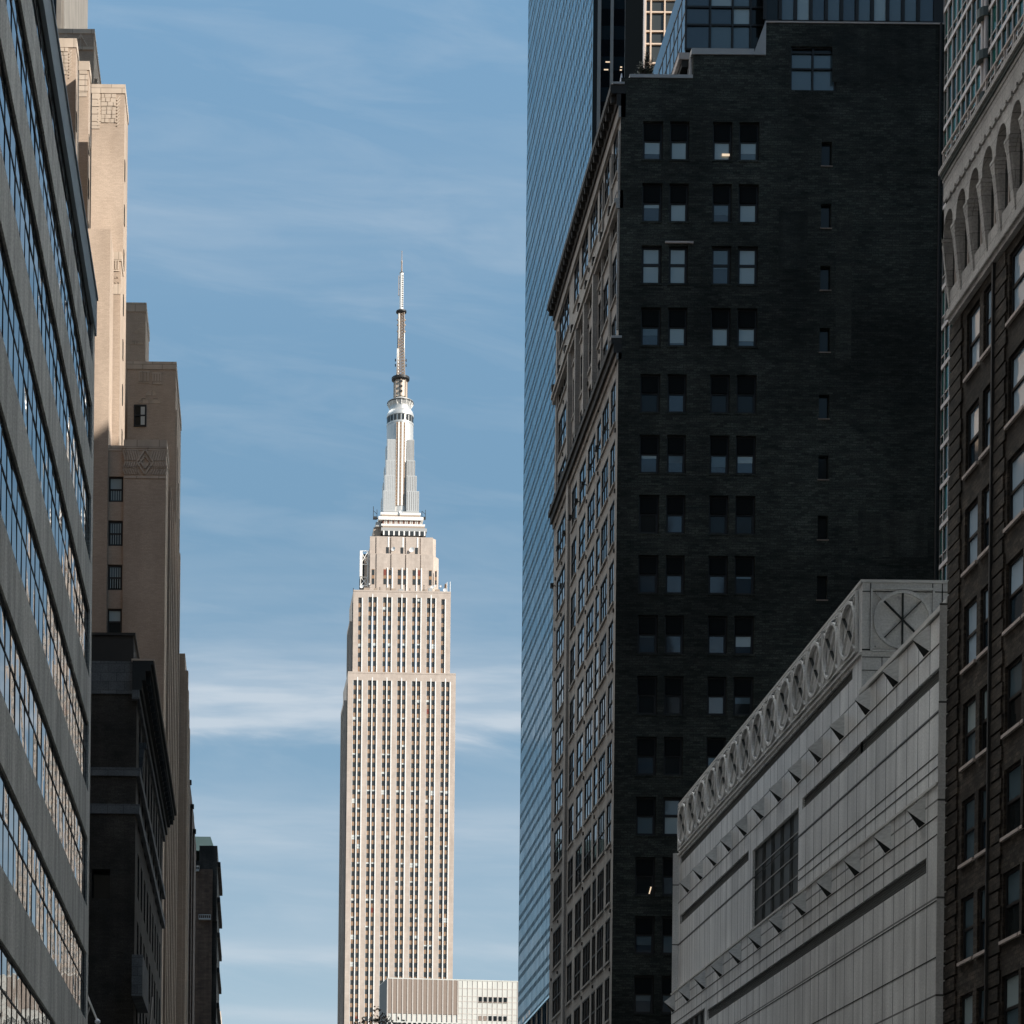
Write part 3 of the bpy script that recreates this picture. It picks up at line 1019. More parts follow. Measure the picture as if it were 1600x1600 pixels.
# ------------------------------------------------------------------ left, farther: dark stepped block, brown brick building, bright sliver
def far_left():
    Y = 300
    x1, _ = onY(297, 1219, Y)
    t = thing('stepped_dark_building', (x1 - 8, Y + 10, 0), 'narrow dark stepped building between the beige tower and the brown brick building', 'building')
    steps = [(296.5, 1219), (299, 1246), (301, 1275)]
    for k, (x, y) in enumerate(steps):
        xe, zt = onY(x, y, Y)
        b = MB()
        b.box(xe - 14, xe, Y + 4 * k, Y + 22 - 2 * k, 0, zt, 'far_brown_brick')
        b.box(xe - 14.2, xe + .25, Y + 4 * k - .2, Y + 4 * k + .8, zt - .5, zt, 'old_dark_brick')
        b.build('tower_block', t)
    Y = 384.0
    t = thing('brown_brick_building', (-14, Y + 12, 0), 'brown brick building far down the left side with a green roof edge', 'building')
    fr = facing_cam(Y)
    xr, zt = onY(340.5, 1320, Y)
    xm, zm = onY(311, 1358, Y)
    b = MB()
    b.box(-32, xr - .9, Y, Y + 30, 0, zm, 'far_brown_brick')
    b.build('wall', t)
    u = MB()
    u.box(xm, xr - .1, Y + .8, Y + 30, zm - 9, zt, 'old_dark_brick')
    u.box(-32, xm, Y + 4, Y + 30, zm, zt - 2.0, 'old_dark_brick')
    u.build('upper_storey', t)
    xg0, zg = onY(295, 1307, Y + 6)
    xg1, _ = onY(329, 1307, Y + 6)
    b = MB()
    b.hexa([Vector(p) for p in ((-30, Y + 3.5, zt - .3), (xg1 + .9, Y + 3.5, zt - .3), (xg1 + .9, Y + 28, zt - .3), (-30, Y + 28, zt - .3),
                                (-30, Y + 6, zg), (xg1, Y + 6, zg), (xg1, Y + 26, zg), (-30, Y + 26, zg))], 'verdigris')
    b.build('roof', t)
    e = MB()
    for k in range(7):
        z = zt - 3.5 - 6.2 * k
        e.box(xr - .2, xr + .45, Y + 2 + .3 * k, Y + 28, z, z + .9, 'old_dark_brick')
    e.box(xr - .95, xr - .02, Y + 1.2, Y + 30, 0, zm - 8.9, 'old_dark_brick')
    e.build('side_ledges', t)
    for (xa, xb, y) in ((292, 311, 1358), (310.5, 329, 1434)):
        r = MB()
        p0, z0 = onY(xa, y, Y - .6); p1, _ = onY(xb, y, Y - .6)
        for q in range(7):
            a = p0 + (p1 - p0) * q / 6
            r.bar((a, Y - .5, z0 - .1), (a, Y - .5, z0 + .55), .07, 'grey_column')
        r.bar((p0, Y - .5, z0 + .55), (p1, Y - .5, z0 + .55), .12, 'grey_column')
        r.box(p0, p1, Y - .7, Y - .002, z0 - .30, z0 - .05, 'grey_column')
        r.build('balcony', t)
    p0, z0 = onY(312, 1381, Y + .75); p1, z1 = onY(322.5, 1376, Y + .75)
    r = MB(); r.fbox(fr, p0, p1, -.79, -.6, z0, z1, 'pale_coping'); r.build('signboard', t)
    for k in range(9):
        m = MB()
        z = 6 + 4.1 * k
        for q in range(2):
            a = xm - 5.2 + 4.3 * q + (1.2 if q else 0)
            m.fbox(fr, a, a + 1.2, .003, .05, z, z + 2.0, 'black_pane')
        m.build('window', t)
    Y = 720.0
    x0, _ = onY(322, 1573, Y)
    x1, zt = onY(345, 1573, Y)
    t = thing('sunlit_cream_building', (x0, Y + 10, 0), 'thin bright sliver of a sunlit cream building, far down the left side', 'building')
    b = MB()
    b.box(x0 - 10, x1, Y, Y + 25, 0, zt - 1.5, 'sand_facade')
    b.box(x0 - 10, x1 - 1.0, Y + 2, Y + 25, zt - 1.5, zt, 'sand_facade')
    b.build('wall', t)
    m = MB()
    fr = facing_cam(Y)
    for k in range(14):
        m.fbox(fr, x1 - 2.1, x1 - 1.2, .002, .06, 20 + 4 * k, 22 + 4 * k, 'tower_glass')
    m.build('window_strip', t)


far_left()


# ------------------------------------------------------------------ the great limestone skyscraper with its mast
def skyscraper():
    Y = 950.0
    S = Y / FPX
    uL = 533.0 - VX
    DEL = 0.028
    t = thing('limestone_skyscraper', (uL * S, Y, 0), 'tall sunlit limestone skyscraper with a stepped crown, silver mast and antenna', 'skyscraper', local=True)
    t.rotation_euler = (0, 0, DEL)
    fr = Fr((0, 0, 0), (1, 0, 0), (0, -1, 0))        # local facade
    W, D = 169.0 * S, 31.0
    zz = lambda y, x=620: EYE + duv(x, y)[1] * S
    z_set, z_top = zz(1051), zz(921.5)
    FH = 3.965
    rnd = random.Random(11)

    fl = [rnd.choice([.02, .05, .08, .14, .25, .55]) for _ in range(97)]      # share of drawn blinds, floor by floor
    # --- lower shaft
    first = 15.2 * S
    per = 22.96 * S
    winw, mul = 5.0 * S, 3.3 * S
    bays = [first + per * i for i in range(7)]
    cw = winw * 2 + mul
    chans = [(c - cw / 2, c + cw / 2, 0, z_set - 3.4) for c in bays]
    w = MB()
    w.wall(fr, 0, W, 0, z_set, chans, 0.55, 'limestone')
    w.quad(fr.P(0, 0, 0), fr.P(0, -D, 0), fr.P(0, -D, z_set), fr.P(0, 0, z_set), 'limestone')
    w.quad(fr.P(W, 0, 0), fr.P(W, -D, 0), fr.P(W, -D, z_set), fr.P(W, 0, z_set), 'limestone')
    w.quad(fr.P(0, -D, 0), fr.P(W, -D, 0), fr.P(W, -D, z_set), fr.P(0, -D, z_set), 'limestone')
    w.quad(fr.P(0, 0, z_set), fr.P(W, 0, z_set), fr.P(W, -D, z_set), fr.P(0, -D, z_set), 'limestone')
    w.box(-1.25, 0, 7, D - 4, 0, zz(1088), 'limestone')
    w.box(W, W + 1.2, 10, D - 6, 0, zz(1100), 'limestone')
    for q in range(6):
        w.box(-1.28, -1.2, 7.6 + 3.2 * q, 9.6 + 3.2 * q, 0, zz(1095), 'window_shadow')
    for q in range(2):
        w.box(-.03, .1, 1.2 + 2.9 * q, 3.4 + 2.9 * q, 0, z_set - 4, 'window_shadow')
    w.box(0.0, W, -.10, 0.3, z_set - .35, z_set + .3, 'limestone')
    w.build('shaft', t)
    # --- upper tier
    x0, x1 = 7.6 * S, 160.5 * S
    UW = x1 - x0
    d0 = 1.6
    fu = Fr((0, d0, 0), (1, 0, 0), (0, -1, 0))
    pairs = [x0 + (510 - 268) / 8 * S + per * i for i in range(5)]
    singles = [x0 + (355 - 268) / 8 * S, x0 + (1397 - 268) / 8 * S]
    uch = [(c - cw / 2, c + cw / 2, z_set, z_top - 2.6) for c in pairs] + [(c - winw / 2 - .1, c + winw / 2 + .1, z_set, z_top - 3.0) for c in singles]
    w = MB()
    w.wall(fu, x0, x1, z_set, z_top, uch, 0.55, 'limestone')
    w.quad(fu.P(x0, 0, z_set), fu.P(x0, -D + 6, z_set), fu.P(x0, -D + 6, z_top), fu.P(x0, 0, z_top), 'limestone')
    w.quad(fu.P(x1, 0, z_set), fu.P(x1, -D + 6, z_set), fu.P(x1, -D + 6, z_top), fu.P(x1, 0, z_top), 'limestone')
    w.quad(fu.P(x0, 0, z_top), fu.P(x1, 0, z_top), fu.P(x1, -D + 6, z_top), fu.P(x0, -D + 6, z_top), 'limestone')
    w.box(x0 - 1.15, x0, 8, D - 7, z_set, zz(962), 'limestone')
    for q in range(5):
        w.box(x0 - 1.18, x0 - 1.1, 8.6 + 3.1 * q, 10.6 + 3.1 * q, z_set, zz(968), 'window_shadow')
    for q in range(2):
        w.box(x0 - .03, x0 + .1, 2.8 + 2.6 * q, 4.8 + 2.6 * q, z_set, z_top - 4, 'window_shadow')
    w.box(x1, x1 + .8, 9, D - 8, z_set, zz(960), 'limestone')
    w.box(x0, x1, d0 - .10, d0 + .3, z_top - .35, z_top + .35, 'limestone')
    w.build('upper_shaft', t)

    def strip(fr, a0, a1, z0, z1, rows, parent_windows, many):
        """spandrels between windows of one column"""
        s = MB()
        s.fquad(fr, a0, a1, z0, z1, -.5, 'spandrel_metal')
        for r in rows:
            s.fbox(fr, a0 + (a1 - a0) * .42, a0 + (a1 - a0) * .58, -.49, -.44, r - 1.75, r - .12, 'mast_dull')
        s.build('spandrel_strip', t)
        for r in rows:
            m = many if many is not None else MB()
            m.fquad(fr, a0, a1, r, r + 2.12, -.46, 'tower_glass')
            k = rnd.random()
            if k < fl[round(r / FH) % 97]:
                h = rnd.choice([.6, .6, .9, 1.3, 2.0])
                m.fquad(fr, a0 + .03, a1 - .03, r + 2.1 - h, r + 2.1, -.44, 'white_blind')
            elif k > .993:
                h = rnd.choice([.5, 1.2, 2.1])
                m.fquad(fr, a0 + .03, a1 - .03, r + 2.1 - h, r + 2.1, -.44, 'red_panel')
            m.fbox(fr, a0, a1, -.46, -.42, r + 1.0, r + 1.08, 'dark_metal')
            if many is None:
                m.build('window', t)
    many = MB()
    lrows = [z_set - 3.4 - 2.2 - FH * i for i in range(int((z_set - 20) / FH))]
    for c in bays:
        for s in (-1, 1):
            a = c - cw / 2 if s < 0 else c + cw / 2 - winw
            strip(fr, a, a + winw, 0, z_set - 3.4, lrows, None, many)
    urows = [z_top - 2.6 - 2.3 - FH * i for i in range(8)]
    for c in pairs:
        for s in (-1, 1):
            a = c - cw / 2 if s < 0 else c + cw / 2 - winw
            strip(fu, a, a + winw, z_set, z_top - 2.6, urows, t, None)
    for c in singles:
        strip(fu, c - winw / 2, c + winw / 2, z_set, z_top - 3.0, [r - .4 for r in urows], t, None)
    many.build('window', t, kind='stuff')

    def mullion(fr, a0, a1, z0, z1, d=.12, tip=1.2):
        m = MB()
        m.fbox(fr, a0, a1, -.5, d, z0, z1, 'bright_steel')
        if tip:
            m.hexa([fr.P(a0, -.01, z1), fr.P(a1, -.01, z1), fr.P(a1, d, z1), fr.P(a0, d, z1),
                    fr.P(a0 + .1, -.01, z1 + tip), fr.P(a1 - .1, -.01, z1 + tip), fr.P(a1 - .1, d * .5, z1 + tip), fr.P(a0 + .1, d * .5, z1 + tip)], 'bright_steel')
        m.build('steel_mullion', t)
    for c in bays:
        mullion(fr, c - mul / 2 + .22, c + mul / 2 - .22, 0, z_set - 3.2)
        mullion(fr, c + cw / 2 - .02, c + cw / 2 + .42, 0, z_set - 3.4, .10, 0)
        mullion(fr, c - cw / 2 - .16, c - cw / 2 - .0, 0, z_set - 3.4, .06, 0)
    for c in pairs:
        mullion(fu, c - mul / 2 + .22, c + mul / 2 - .22, z_set, z_top - 2.4)
        mullion(fu, c + cw / 2 - .02, c + cw / 2 + .42, z_set, z_top - 2.6, .10, 0)
        mullion(fu, c - cw / 2 - .16, c - cw / 2 - .0, z_set, z_top - 2.6, .06, 0)
    for c in singles:
        mullion(fu, c + winw / 2 + .02, c + winw / 2 + .46, z_set, z_top - 3.0, .10, 0)

    # --- crown: two stepped tiers with flat bays
    def local_x(x, y, d):
        return (duv(x, y)[0] * (Y + d) / FPX - uL * S)
    d1 = 8.0
    S1 = (Y + d1) / FPX
    c0, c1 = local_x(579, 890, d1), local_x(678, 890, d1)
    zc1 = EYE + duv(630, 864)[1] * S1
    zc2 = EYE + duv(630, 835)[1] * S1
    fc = Fr((0, d1, 0), (1, 0, 0), (0, -1, 0))
    w = MB()
    w.box(c0, c1, d1 + .6, d1 + 28, z_top, zc1, 'limestone')
    w.hexa([Vector(p) for p in ((c1, d1 + 1.5, z_top), (c1 + 2.8, d1 + 4, z_top), (c1 + 2.8, d1 + 26, z_top), (c1, d1 + 26, z_top),
                                (c1, d1 + 1.5, zc1), (c1 + 2.8, d1 + 4, zc1 - .6), (c1 + 2.8, d1 + 26, zc1 - .6), (c1, d1 + 26, zc1))], 'limestone')
    w.hexa([Vector(p) for p in ((c0 - 2.2, d1 + 5, z_top), (c0, d1 + 2.5, z_top), (c0, d1 + 26, z_top), (c0 - 2.2, d1 + 26, z_top),
                                (c0 - 2.2, d1 + 5, zc1 - .6), (c0, d1 + 2.5, zc1), (c0, d1 + 26, zc1), (c0 - 2.2, d1 + 26, zc1 - .6))], 'limestone')
    w.box(c0 + 1.0, c1 - .3, d1 + 2.6, d1 + 25, zc1, zc2, 'limestone')
    w.hexa([Vector(p) for p in ((c1 - .3, d1 + 3.2, zc1), (c1 + 1.6, d1 + 5, zc1), (c1 + 1.6, d1 + 24, zc1), (c1 - .3, d1 + 24, zc1),
                                (c1 - .3, d1 + 3.2, zc2), (c1 + 1.6, d1 + 5, zc2), (c1 + 1.6, d1 + 24, zc2), (c1 - .3, d1 + 24, zc2))], 'limestone')
    xs = [352, 520, 688, 858]
    cuts = [local_x(540 + x / 7.27, 880, d1) for x in xs]
    bays2 = [(c0, cuts[0] - .25)] + [(cuts[i] + .25, cuts[i + 1] - .25) for i in range(3)] + [(cuts[3] + .25, c1)]
    for k, (a, b) in enumerate(bays2):
        w.box(a, b, d1 + (.0 if 0 < k < 4 else .25), d1 + .7, z_top, zc1 - .15, 'limestone')
        w.box(a, b, d1 + (1.9 if 0 < k < 4 else 2.15), d1 + 2.7, zc1, zc2 - .1, 'limestone')
    w.build('crown', t)
    # crown windows
    zb, zt_ = EYE + duv(630, 913)[1] * S1, EYE + duv(630, 889)[1] * S1
    for k, x in enumerate((320, 453, 513, 617, 678, 785, 845, 972, 1037)):
        a = local_x(540 + x / 7.27, 890, d1)
        hw = .62 if k < 8 else .4
        dd = d1 - .02 if 0 < k < 7 else (d1 + .22 if k < 8 else d1 + .9)
        ff = Fr((0, dd, 0), (1, 0, 0), (0, -1, 0))
        m = MB()
        m.fbox(ff, a - hw, a + hw, -.05, .03, zb, zt_, 'spandrel_metal')
        hh = (zt_ - zb)
        for q, mm in ((0.0, 'tower_glass'), (.58, 'red_panel' if k in (1, 6) else 'tower_glass')):
            m.fbox(ff, a - hw + .03, a + hw - .03, .03, .06, zb + hh * q + .1, zb + hh * (q + .38), mm)
        m.build('window', t)
    for x in (484, 649, 815, 538, 703, 869):
        a = local_x(540 + x / 7.27, 890, d1)
        m = MB()
        m.box(a - .25, a + .25, d1 - .35, d1 + .1, z_top, zt_ + .6, 'bright_steel')
        m.build('steel_mullion', t)
    for x in (484, 649, 815):
        a = local_x(540 + x / 7.27, 850, d1 + 1.9)
        m = MB()
        m.box(a - .62, a + .62, d1 + 1.82, d1 + 2.0, zc1 + .1, zc1 + 3.3, 'tower_glass')
        m.box(a + .15, a + .75, d1 + 1.75, d1 + 1.95, zc1 + 3.3, zc2 - .4, 'bright_steel')
        m.build('window', t)
    # --- observation decks
    dm = 23.0                         # depth of the mast axis
    Sm = (Y + dm) / FPX
    mx = local_x(627.2, 700, dm)
    zm = lambda y: EYE + duv(627, y)[1] * Sm
    Sd = (Y + 11) / FPX
    zd = lambda y: EYE + duv(627, y)[1] * Sd
    dk = MB()
    lx = lambda x: local_x(x, 815, 11)
    for xa, xb, ya, yb, m in ((599, 667, 836, 829, 'tower_glass'), (597, 668.5, 829, 824, 'grey_column'), (599, 665, 824, 821, 'mast_dull'), (597, 665.5, 821, 818, 'antenna_white'),
                              (599, 660, 818, 811.5, 'mast_dull'), (592.5, 663, 811.5, 806.5, 'antenna_white'), (597.5, 658, 806.5, 802.5, 'mast_dull'), (596, 659, 802.5, 799.0, 'antenna_white'), (600.5, 656.5, 799.0, 797.0, 'grey_column')):
        in_ = (xb - xa) < 64
        dk.box(lx(xa), lx(xb), 11 + (.8 if in_ else 0), dm * 2 - 11, zd(ya), zd(yb), m)
    for q in range(9):
        a = lx(601) + (lx(665) - lx(601)) * q / 8
        dk.box(a - .3, a + .3, 10.8, 11.2, zd(836), zd(829), 'antenna_white')
    for q in range(23):
        a = lx(600) + (lx(659) - lx(600)) * q / 22
        dk.box(a - .12, a + .12, 11.6, 11.9, zd(818), zd(811.5), 'antenna_white' if q % 3 else 'red_panel')
    dk.box(lx(586), lx(597), 14, 30, zd(836), zd(820), 'mast_dull')
    dk.box(lx(589), lx(597), 13, 30, zd(820), zd(813), 'grey_column')
    dk.build('observation_deck', t)
    # --- mast
    m = MB()
    R = 20.8 * Sm
    prof = [(R, zm(808)), (R, zm(666)), (R * 1.02, zm(666)), (R * 1.02, zm(663.5)), (R * .97, zm(663.5)), (R * .97, zm(653)), (R * 1.02, zm(653)), (R * 1.02, zm(650)), (R * .98, zm(647)),
            (R * .92, zm(644.5)), (R * .84, zm(643)), (R * .80, zm(637)), (R * .85, zm(634.5)), (R * .97, zm(631)), (R * .98, zm(628.5)), (R * .6, zm(628)), (R * .50, zm(624)), (R * .38, zm(621)),
            (R * .30, zm(620))]
    m.lathe(mx, dm, prof, 'mast_metal', 40)
    mast = m.build('mast', t, smooth=True)
    m = MB()
    for i in range(20):
        a = 2 * math.pi * (i + .5) / 20
        c, s_ = math.cos(a), math.sin(a)
        r = R * .975
        tx, ty = -s_, c
        hw = R * .105
        p = Vector((mx + c * r, dm + s_ * r, 0))
        q = Vector((tx, ty, 0)) * hw
        o_ = Vector((c, s_, 0)) * .12
        m.hexa([p - q + Vector((0, 0, zm(662.5))), p + q + Vector((0, 0, zm(662.5))), p + q + o_ + Vector((0, 0, zm(662.5))), p - q + o_ + Vector((0, 0, zm(662.5))),
                p - q + Vector((0, 0, zm(654))), p + q + Vector((0, 0, zm(654))), p + q + o_ + Vector((0, 0, zm(654))), p - q + o_ + Vector((0, 0, zm(654)))], 'tower_glass')
    m.build('lookout_windows', mast)
    m = MB()
    for i in range(16):
        a = 2 * math.pi * i / 16
        p = (mx + math.cos(a) * R * .82, dm + math.sin(a) * R * .82, zm(636.5))
        q = (mx + math.cos(a) * R * .97, dm + math.sin(a) * R * .97, zm(630.5))
        m.bar(p, q, .5, 'antenna_white')
    m.lathe(mx, dm, [(R * 1.0, zm(631)), (R * 1.0, zm(629.5))], 'dark_metal', 36)
    m.build('gallery_ring', mast)
    # vertical glazing and fins on the front of the mast
    for k, x in enumerate((496, 520, 542, 565, 590)):
        a = local_x(560 + x / 8, 700, dm - R)
        g = MB()
        g.box(a - .36, a + .36, dm - R - .22 + abs(k - 2) * .12, dm - R * .8, zm(797), zm(667), 'mast_dull' if k % 2 == 0 else 'antenna_white')
        if k % 2 == 0:
            for q in range(26):
                z = zm(797) + (zm(667) - zm(797)) * (q + .3) / 26
                g.box(a - .2, a + .2, dm - R - .26 + abs(k - 2) * .12, dm - R - .2 + abs(k - 2) * .12, z, z + .9, 'spandrel_metal')
        else:
            g.box(a - .62, a - .38, dm - R - .2 + abs(k - 2) * .12, dm - R * .8, zm(797), zm(667), 'dark_metal')
        g.build('fluting', mast)
    # stepped metal wings, two at the front corners and two at the back
    fpx = lambda x: local_x(x, 760, dm - 6)
    for sx, xs in ((-1, (606.5, 604.5, 602.5, 600.5)), (1, (648.5, 650, 652.8, 656.5))):
        for dy in (-1, 1):
            for k, (xe, yt) in enumerate(zip(xs, (694, 727, 751.5, 776))):
                g = MB()
                xe_ = fpx(xe)
                xin = mx + sx * R * .42
                lo, hi = min(xe_, xin), max(xe_, xin)
                y0 = dm - R * .98 - .5 * k if dy < 0 else dm + R * .3
                y1 = dm - R * .3 if dy < 0 else dm + R * .98 + .5 * k
                g.box(lo, hi, y0, y1, zm(808), zm(yt), 'mast_metal')
                for q in range(6):
                    xr_ = lo + (hi - lo) * (q + .5) / 6
                    g.box(xr_ - .1, xr_ + .1, y0 - .06, y0 + .01, zm(806), zm(yt) - .3, 'seam_dark' if sx > 0 else 'grey_column')  # right wing ribs darker: the mast's shading is put into their colour
                g.build('wing', mast)
    # --- antenna
    m = MB()
    dr = 10.0 * Sm
    m.lathe(mx, dm, [(dr, zm(621)), (dr, zm(592)), (dr * 1.05, zm(592)), (dr * 1.2, zm(591)), (dr * 1.2, zm(589)), (dr * .5, zm(588))], 'mast_tan', 8)
    for i in range(8):
        a = 2 * math.pi * i / 8
        m.box(mx + math.cos(a) * dr - .25, mx + math.cos(a) * dr + .25, dm + math.sin(a) * dr - .25, dm + math.sin(a) * dr + .25, zm(621), zm(592), 'mast_dull')
    for q in range(3):
        z = zm(616) + q * 2.2
        m.box(mx - dr * .35, mx + dr * .2, dm - dr - .5, dm - dr, z, z + .8, 'dark_metal')
    m.lathe(mx, dm, [(dr * 1.05, zm(595.5)), (dr * 1.40, zm(593.5)), (dr * 1.42, zm(590)), (dr * 1.1, zm(589.4))], 'dark_metal', 24)
    ant = m.build('antenna', t)
    l = MB()
    def lattice(za, zb, ha, hb, n, mat, w):
        prev = None
        for i in range(n + 1):
            f = i / n
            z = za + (zb - za) * f
            h = ha + (hb - ha) * f
            c = [Vector((mx + sx * h, dm + sy * h, z)) for sx, sy in ((-1, -1), (1, -1), (1, 1), (-1, 1))]
            for k in range(4):
                l.bar(c[k], c[(k + 1) % 4], w * .6, mat)
            if prev:
                for k in range(4):
                    l.bar(prev[k], c[k], w, mat)
                    l.bar(prev[k], c[(k + 1) % 4], w * .55, mat)
                    l.bar(prev[(k + 1) % 4], c[k], w * .55, mat)
            prev = c
    lattice(zm(589), zm(545), 5.6 * Sm, 4.8 * Sm, 9, 'mast_dull', .55)
    lattice(zm(545), zm(489), 4.6 * Sm, 4.0 * Sm, 12, 'mast_dull', .5)
    l.build('lattice', ant)
    l = MB()
    l.box(mx - 6.6 * Sm, mx - 3.4 * Sm, dm - 5.5 * Sm, dm - 4 * Sm, zm(588), zm(546), 'antenna_white')
    l.box(mx + 4.2 * Sm, mx + 5.6 * Sm, dm - 5.5 * Sm, dm - 3 * Sm, zm(588), zm(522), 'antenna_white')
    l.box(mx - 4.5 * Sm, mx - 2.8 * Sm, dm - 4.9 * Sm, dm - 3 * Sm, zm(530), zm(491), 'antenna_white')
    l.lathe(mx, dm, [(3.0 * Sm, zm(484)), (3.0 * Sm, zm(425))], 'antenna_white', 16)
    for q in range(18):
        z = zm(480) + (zm(428) - zm(480)) * q / 18
        l.box(mx + .1, mx + .7, dm - 3.2 * Sm, dm - 2.7 * Sm, z, z + .4, 'dark_metal')
    l.box(mx - 4.9 * Sm, mx - 4.1 * Sm, dm - .3, dm + .3, zm(461), zm(430), 'mast_dull')
    for q in range(4):
        l.bar((mx - 4.5 * Sm, dm, zm(460 - 9 * q)), (mx - 2.5 * Sm, dm, zm(460 - 9 * q)), .25, 'dark_metal')
    l.build('panel_array', ant)
    l = MB()
    l.lathe(mx, dm, [(4.5 * Sm, zm(490)), (8.2 * Sm, zm(487.5)), (8.2 * Sm, zm(485.5)), (3 * Sm, zm(484))], 'dark_metal', 20)
    l.lathe(mx, dm, [(3.6 * Sm, zm(426)), (2.5 * Sm, zm(424))], 'dark_metal', 14)
    for y in (500, 508, 518):
        for s in (-1, 1):
            l.lathe(mx + s * 5.6 * Sm, dm - 3 * Sm, [(1.3 * Sm, zm(y + 1.4)), (1.3 * Sm, zm(y - .6))], 'mast_dull', 10)
    for y in (562, 570):
        for s in (-1, 1):
            l.bar((mx + s * 5 * Sm, dm, zm(y)), (mx + s * 9 * Sm, dm, zm(y)), .22, 'dark_metal')
            l.box(mx + s * 8.4 * Sm - .2, mx + s * 8.4 * Sm + .2, dm - .2, dm + .2, zm(y + 2), zm(y - 2), 'dark_metal')
    l.build('collar', ant)
    l = MB()
    l.lathe(mx, dm, [(1.2 * Sm, zm(424)), (.95 * Sm, zm(411)), (1.25 * Sm, zm(410)), (1.2 * Sm, zm(407)), (.6 * Sm, zm(406)), (.45 * Sm, zm(393)), (.7 * Sm, zm(392.5)), (.6 * Sm, zm(391))], 'mast_dull', 10)
    l.build('tip', ant)
    # --- dishes and roof clutter
    def dish(x, y, d, r, nx=-.35):
        a = local_x(x, y, d)
        z = EYE + duv(x, y)[1] * (Y + d) / FPX
        g = MB()
        n = Vector((nx, -1, .12)).normalized()
        u = n.cross(Vector((0, 0, 1))).normalized()
        v = u.cross(n)
        rings = [(0, -.30), (.35, -.26), (.7, -.13), (1.0, .05)]
        b = Vector((a, d, z))
        k = g.m('dish_white')
        base = len(g.v)
        nn = 16
        for rr, dep in rings:
            for i in range(nn):
                th = 2 * math.pi * i / nn
                g.v.append(b + (u * math.cos(th) + v * math.sin(th)) * rr * r + n * dep * r * .6)
        for j in range(3):
            for i in range(nn):
                i2 = (i + 1) % nn
                g.f.append((base + j * nn + i, base + j * nn + i2, base + (j + 1) * nn + i2, base + (j + 1) * nn + i)); g.mi.append(k)
        g.bar(b - n * r * .2, b - n * (r * .2 + 1.2), .4, 'mast_dull')
        g.bar(b + n * r * .1, b + n * r * .7, .15, 'mast_dull')
        g.build('dish', t)
    dish(644.5, 858, 8.6, 1.15)
    dish(615.5, 857, 8.8, .95, -.6)
    dish(565.5, 916, 3.0, .85)
    dish(676.5, 916, 4.5, .8)
    dish(681.5, 914, 5.5, .5)
    dish(689.5, 914.5, 5.0, .5)
    dish(696, 920.5, 3.0, .85)
    dish(628, 799, 11, .9)
    dish(578, 912, 4.5, .4)
    g = MB()
    la = lambda x: local_x(x, 915, 3)
    zr = z_top
    for xa, xb, h in ((569, 577, 1.5), (577.5, 584, 1.3), (585, 590, 1.5), (604, 610, 1.7), (612, 619, 1.4), (623, 631, 1.2), (660, 668, 1.3), (670, 676, 1.9), (681, 688, 1.4)):
        q = MB()
        q.box(la(xa), la(xb), 3, 4.6, zr, zr + h + .35, rnd.choice(['antenna_white', 'grey_column', 'limestone', 'mast_dull']))
        q.build('roof_unit', t)
    for x, h in ((594, 2.2), (641, 2.0), (663, 3.6), (699, 5.0), (704, 5.2), (552.5, 1.6)):
        q = MB()
        q.bar((la(x), 3, zr), (la(x), 3, zr + h), .3, 'antenna_white' if x > 690 else 'dark_metal')
        q.build('rod', t)
    g.lathe(la(697.5), 4, [(.5, zr + 1.4), (.62, zr + 2.4), (.5, zr + 4.2), (.2, zr + 4.6)], 'spandrel_metal', 10)
    g.build('radome', t)
    # hoist frame hanging on the left of the crown
    g = MB()
    la = lambda x: local_x(x, 880, d1 + 4)
    zf = lambda y: EYE + duv(575, y)[1] * (Y + d1) / FPX
    X0, X1 = la(564.5), la(576)
    for a in (X0, X1):
        for dy in (3, 6):
            g.bar((a, d1 + dy, zf(913)), (a, d1 + dy, zf(857)), .4, 'antenna_white')
    for y in (857, 878, 898, 911):
        g.bar((X0, d1 + 3, zf(y)), (X1, d1 + 3, zf(y)), .35, 'antenna_white')
    for y0, y1 in ((857, 878), (898, 911)):
        g.bar((X0, d1 + 3, zf(y0)), (X1, d1 + 3, zf(y1)), .3, 'antenna_white')
        g.bar((X1, d1 + 3, zf(y0)), (X0, d1 + 3, zf(y1)), .3, 'antenna_white')
    g.box(X0 - .35, X0 + .75, d1 + 2.6, d1 + 5, zf(897), zf(857), 'antenna_white')
    g.box(X0 + .9, X1, d1 + 5.2, d1 + 5.6, zf(912), zf(859), 'dark_metal')
    g.box(X0 - .3, X1, d1 + 5, d1 + 6, zf(914), zf(898), 'dark_metal')
    g.build('hoist_frame', t)
    g = MB()
    for x, s in ((588, -1), (664, 1)):
        a = local_x(x, 800, 12)
        zb = zd(809 if s < 0 else 808)
        g.box(a - 1.0, a + .8, 12, 13.4, zb, zb + 1.0, 'dark_metal')
        g.bar((a - .9, 12.4, zb), (a - .9, 12.4, zb + (5.5 if s < 0 else 3.5)), .25, 'dark_metal')
        g.bar((a + .7, 12.4, zb), (a + .7, 12.4, zb + 4.2), .22, 'dark_metal')
        g.bar((a - .9, 12.4, zb + 3.6), (a + .7, 12.4, zb + 2.2), .2, 'dark_metal')
        g.bar((a + (2.6 if s < 0 else -2.6), 12.5, zb + .4), (a, 12.5, zb + .4), .5, 'dark_metal')
    g.build('whip_antennas', t)


skyscraper()


